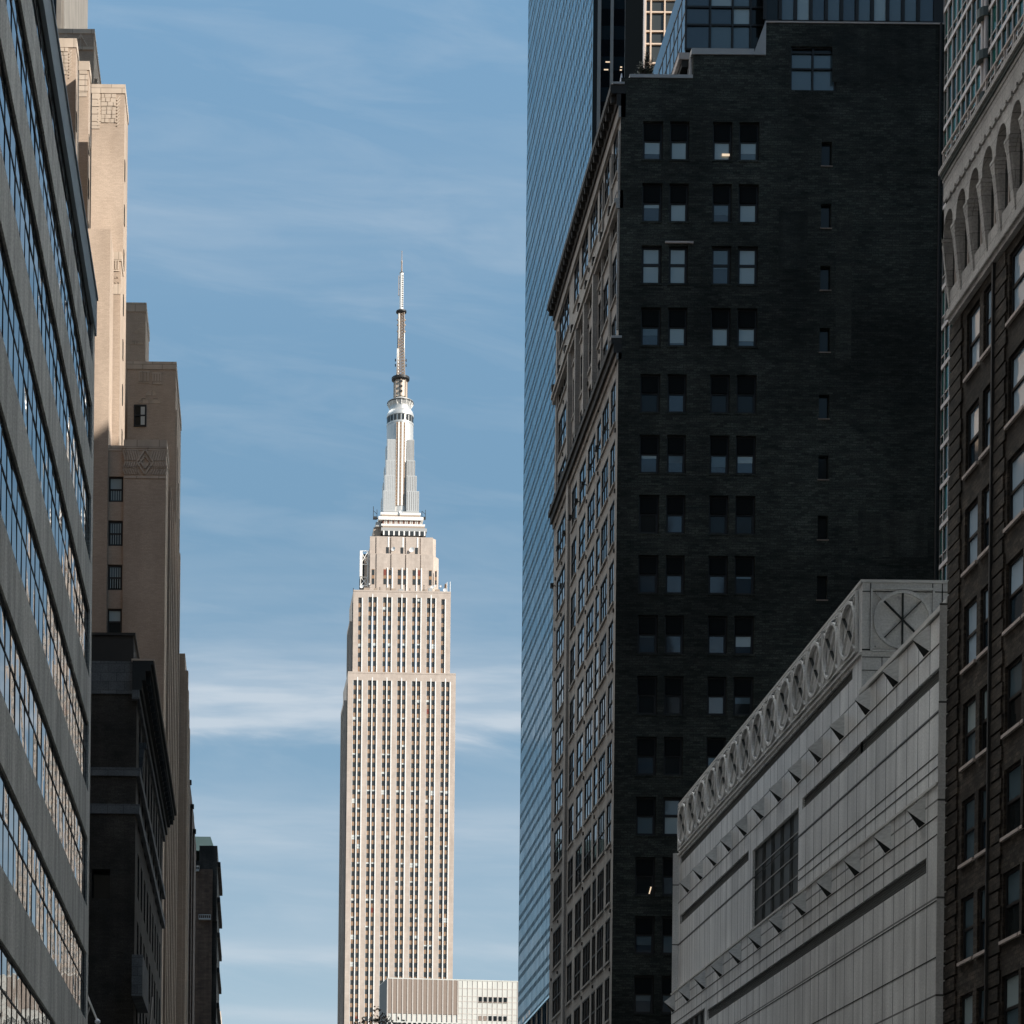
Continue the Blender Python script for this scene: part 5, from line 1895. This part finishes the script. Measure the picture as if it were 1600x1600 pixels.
# ------------------------------------------------------------------ right: pale panel building with medallions and pyramid bosses
def pale_building():
    Y0, Y1, Ym = 69.0, 113.0, 79.0
    t = thing('pale_panel_building', (XR + 12, 91, 0), 'pale stone panel building on the right with circle medallions and rows of pyramid bosses', 'building')
    fs = right_side(XR)
    lo = right_side(XR - .30)
    zx = lambda x, y: onX(x, y, XR)[1]
    zT = zx(1347, 911)
    zM = 26.45
    zA = zx(1480, 945)            # upper parapet
    zB = zx(1475, 1230)           # ledge
    win = (88.0, 96.1, 19.35, 22.9)
    w = MB()
    P = 'white_panel'
    l1 = [(Y0, 87.4, 22.65, 23.1), (96.9, Y1 - .6, 22.65, 23.1), (80.2, Y1 - .4, 25.75, 26.15)]
    w.wall(fs, Y0, Ym, zB, zA, [(Y0, Ym, 22.65, 23.1)], .16, P)
    w.wall(fs, Ym, Y1, zB, zM, [(Ym, 87.4, 22.65, 23.1), l1[1], l1[2], win], .16, P)
    low = right_side(XR - .30)
    l3 = (70.1, 104.0, 16.5, 17.0)
    w2 = (104.6, 112.2, 10.5, 17.2)
    w.wall(low, Y0, Y1, 0, zB, [l3, w2], .16, P)
    w.quad(fs.P(Y0, 0, zB), fs.P(Y1, 0, zB), fs.P(Y1, .3, zB), fs.P(Y0, .3, zB), 'light_cap')
    w.quad(fs.P(Y1, .3, 0), fs.P(Y1, -20, 0), fs.P(Y1, -20, zM), fs.P(Y1, .3, zM), P)
    w.quad(fs.P(Y0, .3, 0), fs.P(Y0, -20, 0), fs.P(Y0, -20, zA), fs.P(Y0, .3, zA), P)
    w.fbox(fs, Y0, Ym, -20, -.35, zA - .5, zA - .2, P)
    w.fbox(fs, Y0 + .1, Y1 - .1, -20, -.2, 0, 24, 'louvre_and_shade_dark')
    w.build('wall', t)
    for h in (l1[0], l1[1], l1[2]):
        l = MB()
        n = 5
        for q in range(n):
            z = h[2] + (h[3] - h[2]) * (q + .2) / n
            l.fbox(fs, h[0], h[1], -.17, -.08, z, z + .05, 'louvre_slat')
        l.fquad(fs, h[0], h[1], h[2], h[3], -.15, 'louvre_and_shade_dark')
        l.build('louvre', t)
    l = MB()
    for q in range(6):
        z = l3[2] + (l3[3] - l3[2]) * (q + .2) / 6
        l.fbox(low, l3[0], l3[1], -.17, -.08, z, z + .05, 'louvre_slat')
    l.fquad(low, l3[0], l3[1], l3[2], l3[3], -.15, 'louvre_and_shade_dark')
    l.build('louvre', t)
    # upper block faces: medallion band
    b = MB()
    b.fbox(fs, Ym, Y1, -16, 0, zM, zT, 'white_relief')
    b.quad(fs.P(Ym, 0, zA - 1), fs.P(Ym, -16, zA - 1), fs.P(Ym, -16, zM), fs.P(Ym, 0, zM), 'end_stone_shaded')
    b.build('upper_block', t)
    cp = MB()
    cp.fbox(fs, Ym - .06, Y1, -16, .07, zT, zT + .10, 'light_cap')
    cp.fbox(fs, Y0, Ym + .0, -.35, .09, zA - .02, zA + .14, 'light_cap')
    cp.fbox(fs, Ym, Y1, -.02, .08, zM - .16, zM - .06, 'light_cap')
    cp.fbox(low, Y0, Y1, -.02, .06, zB, zB + .08, 'light_cap')
    cp.build('coping', t)
    fr_f = facing_cam(Ym)
    fp = MB()
    fp.fbox(fr_f, XR, XR + 16, .002, .03, zA - .8, zT - .02, 'end_stone_shaded')
    for dz in (.18, ):
        fp.fbox(fr_f, XR, XR + 16, .03, .05, zT - .34, zT - .31, 'louvre_and_shade_dark')
        fp.fbox(fr_f, XR, XR + 16, .03, .06, zM - .02, zM + .03, 'louvre_and_shade_dark')
        fp.fbox(fr_f, XR, XR + 16, .03, .05, zM - .27, zM - .25, 'louvre_and_shade_dark')
        fp.fbox(fr_f, XR, XR + 16, .03, .05, zM - .75, zM - .73, 'louvre_and_shade_dark')
    for a in (.28, .98 + 1.55, .98 + 1.9):
        fp.fbox(fr_f, XR + a, XR + a + .03, .03, .05, zM, zT - .02, 'louvre_and_shade_dark')
    fp.fbox(fr_f, XR + .72, XR + .74, .03, .05, zA - .6, zM - .27, 'louvre_and_shade_dark')
    fp.build('end_panel', t)

    def medallion(fr, c, z0, z1, r, mat, d=.11, wide=1.0, seam='louvre_and_shade_dark', spokes=2):
        m = MB()
        cz = (z0 + z1) / 2
        m.fring(fr, c, cz, r * .90, r, .03, .03 + d, mat, 36)
        for k in range(4):
            a = math.pi / 4 + k * math.pi / 2
            m.fbar(fr, (c + r * math.cos(a), cz + r * math.sin(a)), (c + r * 1.30 * math.cos(a), cz + r * 1.30 * math.sin(a)), .06, .03, .03 + d * .8, mat)
        h = r * 1.06
        for p, q in (((-h, -h), (h, -h)), ((h, -h), (h, h)), ((h, h), (-h, h)), ((-h, h), (-h, -h))):
            m.fbar(fr, (c + p[0], cz + p[1]), (c + q[0], cz + q[1]), .07, .03, .03 + d * .7, mat)
        m.fbar(fr, (c - r * .64, cz - r * .64), (c + r * .64, cz + r * .64), .036, .03, .03 + d * .8, seam)
        m.fbar(fr, (c + r * .64, cz - r * .64), (c - r * .64, cz + r * .64), .05, .035, .03 + d * .85, mat if spokes == 2 else seam)
        if spokes == 3:
            m.fbar(fr, (c, cz - r * .92), (c, cz + r * .92), .05, .04, .03 + d * .9, seam)
        m.build('medallion', t)
    n = 14
    per = (Y1 - Ym - .5) / n
    for i in range(n):
        medallion(fs, Ym + .35 + per * (i + .5), zM + .06, zT - .12, 1.04, 'white_relief', .13)
    medallion(fr_f, XR + 1.45, zM + .04, zT - .30, 1.06, 'end_stone_shaded', .10, spokes=3)
    medallion(fr_f, XR + 4.35, zM + .04, zT - .30, 1.06, 'end_stone_shaded', .10, spokes=3)

    def boss(fr, c, zt, s, d):
        m = MB()
        a0, a1, z0, z1 = c - s * .36, c + s * .36, zt - s, zt
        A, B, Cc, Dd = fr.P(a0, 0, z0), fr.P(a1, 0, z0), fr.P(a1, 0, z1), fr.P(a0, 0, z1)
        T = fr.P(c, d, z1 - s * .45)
        m.poly([A, B, T], 'louvre_and_shade_dark')  # underside shade painted as a near-black face
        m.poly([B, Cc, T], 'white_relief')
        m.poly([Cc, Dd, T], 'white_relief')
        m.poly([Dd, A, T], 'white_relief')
        m.build('pyramid_boss', t)
    k = 0
    y = 71.3
    while y < Y1 - .3:
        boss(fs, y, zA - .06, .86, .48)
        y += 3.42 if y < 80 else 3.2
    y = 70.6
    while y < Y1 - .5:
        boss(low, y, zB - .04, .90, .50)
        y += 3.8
    seam = MB()
    for fr, a0, a1, z in ((fs, Y0, Y1, zA - 1.0), (fs, Y0, Y1, 21.65), (fs, Y0, 87.9, 20.3), (fs, Y0, 87.9, 19.9), (low, Y0, Y1, zB - 1.0), (low, Y0, Y1, 17.5), (low, Y0, Y1, 15.4), (low, Y0, Y1, 13.6)):
        seam.fbox(fr, a0, a1, .002, .012, z - .018, z + .018, 'louvre_and_shade_dark')
    seam.build('panel_joints', t)
    # large window
    def big_window(fr, h, d, nv, nz):
        a0, a1, z0, z1 = h
        f = MB()
        for i in range(nz + 1):
            z = z0 + (z1 - z0) * i / nz
            f.fbox(fr, a0, a1, d, d + .05, max(z0, z - .022), min(z1, z + .022), 'grey_column')
        for i in range(nv + 1):
            a = a0 + (a1 - a0) * i / nv
            for e in (-.22, .0, .22) if 0 < i < nv else (0,):
                f.fbox(fr, a + e - .02, a + e + .02, d, d + .035, z0, z1, 'louvre_and_shade_dark')
        wi = f.build('window', t)
        p = MB()
        for i in range(nv):
            for j in range(nz):
                p.fquad(fr, a0 + (a1 - a0) * i / nv, a0 + (a1 - a0) * (i + 1) / nv, z0 + (z1 - z0) * j / nz, z0 + (z1 - z0) * (j + 1) / nz, d + .02,
                        random.choice(['screened_glass', 'screened_glass', 'screened_glass', 'screened_glass_pale']), .004)
        p.build('pane', wi)
    big_window(fs, win, -.15, 5, 4)
    big_window(low, w2, -.15, 6, 3)


pale_building()


# ------------------------------------------------------------------ right edge: brown brick building with an arcaded top
def brown_building():
    Y0, Y1 = 18.0, 69.0
    t = thing('arcaded_brick_building', (XR + 10, 50, 0), 'dark brown brick building at the right edge crowned by a stone arcade', 'building')
    fs = right_side(XR)
    zb, zt = 33.85, 38.35
    B = 'brown_brick'
    P = 3.02
    sills = [31.3 - P * k for k in range(11)]
    cols = [(66.35, 67.55), (65.0, 66.0), (62.35, 63.75), (60.9, 61.9)]
    k = 0
    allc = list(cols)
    for s in range(1, 9):
        allc += [(a - 5.4 * s, b - 5.4 * s) for a, b in cols]
    allc = [(a, b) for a, b in allc if a > Y0 + .5]
    holes = [(a, b, s, s + 1.98) for a, b in allc for s in sills if s > .4]
    w = MB()
    w.wall(fs, Y0, Y1 - .02, 0, zb, holes, .17, B)
    w.quad(fs.P(Y1 - .02, 0, 0), fs.P(Y1 - .02, -20, 0), fs.P(Y1 - .02, -20, zt), fs.P(Y1 - .02, 0, zt), B)
    w.quad(fs.P(Y0, 0, 0), fs.P(Y0, -20, 0), fs.P(Y0, -20, zt), fs.P(Y0, 0, zt), B)
    w.fbox(fs, Y0 + .1, Y1 - .1, -20, -.4, zb - 1, zt - .1, B)
    w.build('wall', t)
    n_ind = 0
    rest = MB()
    for (a, b, z0, z1) in holes:
        near = a > 59 and z0 > 8
        if near:
            lit = z0 > 22
            sash_window(t, fs, a, b, z0, z1, -.16, 'painted_sky_pane' if lit else random.choice(['mid_pane', 'mid_pane', 'pale_pane']),
                        ('painted_sky_pane' if random.random() < .55 else 'navy_pane') if lit else random.choice(['navy_pane', 'mid_pane', 'black_pane']), 'black_frame', .09, .5, 'frame_taupe', .09, tilt=.006)
        else:
            rest.fquad(fs, a, b, z0, z1, -.15, 'navy_pane')
            rest.fbox(fs, a, b, -.15, -.10, (z0 + z1) / 2 - .05, (z0 + z1) / 2 + .05, 'black_frame')
    rest.build('window', t, kind='stuff')
    rnd = random.Random(9)
    for (a0, a1) in ((67.95, 69.0), (63.95, 64.75), (60.0, 60.7)):
        q = MB()
        z = .2
        i = 0
        while z < zb - .5:
            e = .12 if i % 2 else 0
            q.fbox(fs, a0 - e, min(a1 + (e if a1 < 68.9 else 0), 69.0), .002, .055 + rnd.uniform(0, .015), z, z + .40, B)
            z += .47
            i += 1
        q.build('quoin_strip', t)
    p = MB()
    p.fbox(fs, 64.82, 64.92, .03, .13, 0, zb, 'dark_metal')
    p.build('drainpipe', t)
    # stone base moulding of the arcade
    c = MB()
    A = 'arcade_stone'
    c.fbox(fs, Y0, Y1 - .15, -.1, .16, zb - .25, zb - .08, A)
    c.fbox(fs, Y0, Y1 - .10, -.1, .24, zb - .08, zb + .12, A)
    c.fbox(fs, Y0, Y1 - .12, -.1, .12, zb + .12, zb + .34, A)
    c.build('string_course', t)
    # arcade standing out over battered piers
    D = .30
    per, n = 1.215, 40
    first = 68.55
    r = .455
    zi, zs = 36.15, 36.50           # impost, springing
    up = MB()
    sp = MB()
    for k in range(n):
        ca = first - per * k
        if ca < Y0 + 1:
            break
        a0, a1 = ca - per / 2, ca + per / 2
        # spandrel over the arch, cut to the arch line
        N = 12
        for i in range(N):
            t0, t1 = math.pi * i / N, math.pi * (i + 1) / N
            x0_, x1_ = ca + r * math.cos(t0), ca + r * math.cos(t1)
            h0, h1 = zs + r * 1.25 * math.sin(t0), zs + r * 1.25 * math.sin(t1)
            up.quad(fs.P(x0_, D, h0), fs.P(x1_, D, h1), fs.P(x1_, D, 37.35), fs.P(x0_, D, 37.35), A)
            up.quad(fs.P(x0_, D, h0), fs.P(x1_, D, h1), fs.P(x1_, 0.02, h1), fs.P(x0_, 0.02, h0), A)
        for s0, s1 in ((a0, ca - r), (ca + r, a1)):
            up.quad(fs.P(s0, D, zs), fs.P(s1, D, zs), fs.P(s1, D, 37.35), fs.P(s0, D, 37.35), A)
            e = s1 if s1 < ca else s0
            up.quad(fs.P(e, D, zi), fs.P(e, 0.02, zi), fs.P(e, 0.02, zs), fs.P(e, D, zs), A)
            up.quad(fs.P(s0, D, zi), fs.P(s1, D, zi), fs.P(s1, D, zs), fs.P(s0, D, zs), A)
        # battered pier between two arches
        m = MB()
        pa, pb = ca + r, ca + per - r
        if pb > Y1:
            pb = Y1 - .06
        m.hexa([fs.P(pa, .0, zb + .34), fs.P(pb, .0, zb + .34), fs.P(pb, .06, zb + .34), fs.P(pa, .06, zb + .34),
                fs.P(pa, .0, zi), fs.P(pb, .0, zi), fs.P(pb, D - .02, zi), fs.P(pa, D - .02, zi)], A)
        m.hexa([fs.P(pa + .03, .061, zb + .34), fs.P(pb - .03, .061, zb + .34), fs.P(pb - .03, .12, zb + .34), fs.P(pa + .03, .12, zb + .34),
                fs.P(pa + .03, D - .019, zi), fs.P(pb - .03, D - .019, zi), fs.P(pb - .03, D + .04, zi), fs.P(pa + .03, D + .04, zi)], A)
        for q_ in range(3):
            m.fbox(fs, pa - .05 + .015 * q_, pb + .05 - .015 * q_, 0, D + .06 - .015 * q_, zi + .10 - .11 * q_, zi + .20 - .11 * q_, A)
        m.build('pier', t)
        # window in the recess
        b_ = MB()
        b_.fquad(fs, ca - r, ca + r, zb + .34, zs + r * 1.25, .012, 'black_pane')
        b_.fbox(fs, ca - .03, ca + .03, .015, .07, zb + .9, zs, 'frame_taupe')
        b_.fbox(fs, ca - r, ca + r, .015, .10, zb + .34, zb + .85, A)
        b_.build('arch_window', t)
    up.quad(fs.P(first + per / 2, D, zi), fs.P(Y1 - .03, D, zi), fs.P(Y1 - .03, D, 37.35), fs.P(first + per / 2, D, 37.35), A)
    up.build('arcade', t)
    f = MB()
    f.fbox(fs, Y0, Y1 - .03, 0, D - .05, 37.35, 37.52, 'cornice_black')
    i = 0
    a = Y0 + .1
    while a < Y1 - .4:
        f.fbox(fs, a, a + .30, D - .05, D + .06, 37.36, 37.51, A)
        a += .46
    f.fbox(fs, Y0, Y1 - .03, 0, D + .02, 37.52, 38.15, A)
    f.build('frieze', t)
    c = MB()
    c.fbox(fs, Y0, Y1 + .02, -.3, D + .05, 38.15, 38.27, A)
    c.fbox(fs, Y0, Y1 + .04, -.3, D + .10, 38.27, 38.40, 'green_stone')
    c.fbox(fs, Y0, Y1 + .06, -.3, D + .17, 38.40, 38.55, A)
    c.fbox(fs, Y0, Y1 + .04, -.3, D + .08, 38.55, 38.62, 'cornice_black')
    c.build('cornice', t)
    rl = MB()
    for k in range(60):
        a = Y1 - .2 - .8 * k
        if a < Y0:
            break
        rl.fbox(fs, a - .03, a + .03, D + .05, D + .11, 38.62, 39.0, 'frame_taupe')
    rl.fbox(fs, Y0, Y1 - .1, D + .04, D + .12, 39.0, 39.07, 'frame_taupe')
    rl.build('railing', t)


brown_building()


# ------------------------------------------------------------------ right: tower of green glass with taupe frames
def green_tower():
    Y0, Y1 = 140.0, 180.0
    X = 56.0
    H = 142.0
    t = thing('green_glass_tower', (X + 18, 165, 0), 'dark green glass tower with taupe mullions behind the stone arcade, top right', 'building')
    fs = right_side(X)
    b = MB()
    b.box(X + .1, X + 40, Y0 + .1, Y1, 0, H, 'teal_glass_dark')
    b.build('core', t)
    P = 3.29
    z0 = zY(83, Y1, 1480)
    st = 1.19
    rnd = random.Random(4)
    cw = MB()
    levels = []
    z = z0 - 40 * P
    while z < H:
        if z > 0:
            levels.append(z)
        z += P
    n = int((Y1 - Y0) / st)
    for zl in levels:
        for i in range(n):
            a1 = Y1 - st * i
            m = rnd.choice(['teal_glass', 'teal_glass_dark', 'teal_glass_dark', 'teal_glass'])
            cw.fquad(fs, a1 - st, a1, zl, zl + .95, 0, rnd.choice(['teal_glass_dark', 'green_stone', 'teal_glass_dark']), .005)
            cw.fquad(fs, a1 - st, a1, zl + .95, zl + P, 0, m, .005)
    o = cw.build('curtain_wall', t)
    f = MB()
    for zl in levels:
        f.fbox(fs, Y0, Y1, .0, .16, zl - .17, zl + .17, 'frame_taupe')
        f.fbox(fs, Y0, Y1, .0, .09, zl + .91, zl + .99, 'frame_taupe')
    for i in range(n + 1):
        a = Y1 - st * i
        if i % 9 == 0 and i:
            continue
        f.fbox(fs, a - .05, a + .05, .0, .12, 0, H, 'frame_taupe')
    f.fbox(fs, Y1 - .25, Y1 + .1, -.3, .2, 0, H, 'frame_taupe')
    f.build('mullions', o)
    for k in (9, 18, 27):
        a = Y1 - st * k
        c = MB()
        c.bar(fs.P(a + .34, .2, 0), fs.P(a + .34, .2, H), .42, 'frame_taupe', 10)
        c.bar(fs.P(a - .34, .2, 0), fs.P(a - .34, .2, H), .36, 'frame_taupe', 10)
        for zl in levels:
            c.bar(fs.P(a, .2, zl - .35), fs.P(a, .2, zl + .35), 1.25, 'green_stone', 12)
        c.build('column', t)


green_tower()


# ------------------------------------------------------------------ unseen towers added to shade the street
def shade_towers():
    def tower(name, label, boxes, face, zmax, a0, a1, mat='bulk_concrete'):
        t = thing(name, ((boxes[0][0] + boxes[0][1]) / 2, (boxes[0][2] + boxes[0][3]) / 2, 0), label, 'building')
        b = MB()
        for q in boxes:
            b.box(*q[:4], 0, q[4], mat)
        b.build('wall', t)
        m = MB()
        for k in range(int(zmax / 3.95)):
            m.fbox(face, a0, a1, .002, .1, 3 + 3.95 * k, (4.9 if mat != 'bounce_stone' else 4.2) + 3.95 * k, 'navy_pane')
        m.build('window_bands', t)
    tower('shade_slab', 'added dark slab for shade outside the right edge of the view, beside the tall tower', [(60, 110, 99, 119, 125)], right_side(60), 121, 99.5, 118.5)
    tower('tall_shade_tower', 'tall added shade tower outside the right edge of the view, next to the slab', [(60.3, 110, 119.8, 139.5, 186)], right_side(60.3), 182, 120.3, 139.3)
    tower('low_shade_slab', 'lower added shade slab beyond the arcaded brick building, outside the right edge of the view', [(60, 110, 53, 98, 94)], right_side(60), 90, 53.5, 97.5)
    tower('long_shade_slab', 'long added shade slab behind the viewpoint on the right, outside the view', [(60, 110, -9, 36, 96)], right_side(60), 92, -8.5, 35.5)
    tower('bounce_slab', 'added pale slab for bounced sunlight, hidden behind the ribbon window building', [(-190, -36, 0, 70, 110)], left_side(-36), 106, 1, 69, 'bounce_stone')
    tower('sky_block_slab', 'added dark slab to block sky light, hidden behind the corniced brick building', [(-90, -27, 104, 158, 150)], facing_cam(104), 146, -89, -28, 'far_brown_brick')
    tower('rear_sky_block_slab', 'added dark slab behind the viewpoint, blocking sky light', [(45, 58, -75, -34, 118), (-90, 45, -75, -34, 240)], Fr((0, -34, 0), (1, 0, 0), (0, 1, 0)), 114, -59, 57)


shade_towers()


# ------------------------------------------------------------------ street tree whose top leaves reach into the bottom of the picture
def street_tree():
    Y = 62.0
    x, z = onY(588, 1582, Y)
    t = thing('street_tree', (x, Y, -.13), 'dark leafy treetop poking into the bottom edge below the skyscraper', 'tree')
    rnd = random.Random(21)
    tr = MB()
    H = z
    prev = Vector((x, Y, -.13))
    wdt = .34
    for k in range(6):
        nx = Vector((x + rnd.uniform(-.2, .2), Y + rnd.uniform(-.2, .2), -.13 + (H - 1.2) * (k + 1) / 6))
        tr.bar(prev, nx, wdt, 'bark', 8)
        if k > 1:
            for q in range(4):
                a = rnd.uniform(0, 6.28)
                e = nx + Vector((math.cos(a) * (2.2 - .36 * k), math.sin(a) * (2.2 - .36 * k), rnd.uniform(.1, .5)))
                tr.bar(nx, e, wdt * .4, 'bark', 5)
        prev = nx
        wdt *= .78
    tr.build('trunk', t)
    c = MB()

    def leaf(p, s):
        d = Vector((rnd.uniform(-1, 1), rnd.uniform(-1, 1), rnd.uniform(-1, .6))).normalized()
        u = d.orthogonal().normalized() * s * .34
        m = rnd.choice(['leaf_dark', 'leaf_green', 'leaf_dark'])
        c.poly([p, p + d * s * .45 + u, p + d * s, p + d * s * .45 - u], m)
    for k in range(3600):
        h = rnd.random()
        zc = 3.2 + (H - 3.6) * h
        R = 2.6 * math.sqrt(max(.02, 1 - ((h - .35) / .68) ** 2)) if h > .35 else 2.6 * (.6 + h)
        a, q = rnd.uniform(0, 6.28), math.sqrt(rnd.random())
        leaf(Vector((x + math.cos(a) * R * q, Y + math.sin(a) * R * q, zc + .2 * math.sin(a * 3 + h * 9))), rnd.uniform(.08, .15))
    # sprigs at the very top
    for (px, py, n) in ((588, 1578, 9), (590, 1586, 9), (578, 1590, 10), (570, 1595, 10), (596, 1590, 14), (602, 1592, 16), (604, 1597, 22), (585, 1596, 20), (562, 1598, 8), (594, 1597, 22)):
        X_, Z_ = onY(px, py, Y)
        for q in range(n):
            leaf(Vector((X_ + rnd.gauss(0, .07), Y + rnd.gauss(0, .25), Z_ + rnd.gauss(0, .05))), rnd.uniform(.07, .13))
    c.build('crown', t)


street_tree()


# ------------------------------------------------------------------ small flagpole at the far corner of the ribbon building
def flagpole():
    p = MB()
    a = left_side(XL)
    y, z0 = onX(141, 1567, XL + .1)
    t = thing('flagpole', (XL, 91, 0), 'short white flagpole by the far corner of the ribbon window building', 'flagpole')
    p0, p1 = onY(140.5, 1567, 92.5), onY(152.5, 1596, 92.5)
    p.bar((p1[0], 92.5, p1[1]), (p0[0] - .3, 92.5, p0[1] + .75), .09, 'antenna_white', 8)
    p.bar((XL - .4, 90.0, p0[1] - 2.0), (p0[0], 92.4, p0[1] - .2), .08, 'dark_metal', 6)
    p.build('pole', t)
    f = MB()
    f.lathe(p1[0], 92.5, [(.02, p1[1] - .14), (.12, p1[1] - .05), (.12, p1[1] + .03), (.02, p1[1] + .12)], 'umbrella_cloth', 8)
    f.build('finial', t)


flagpole()
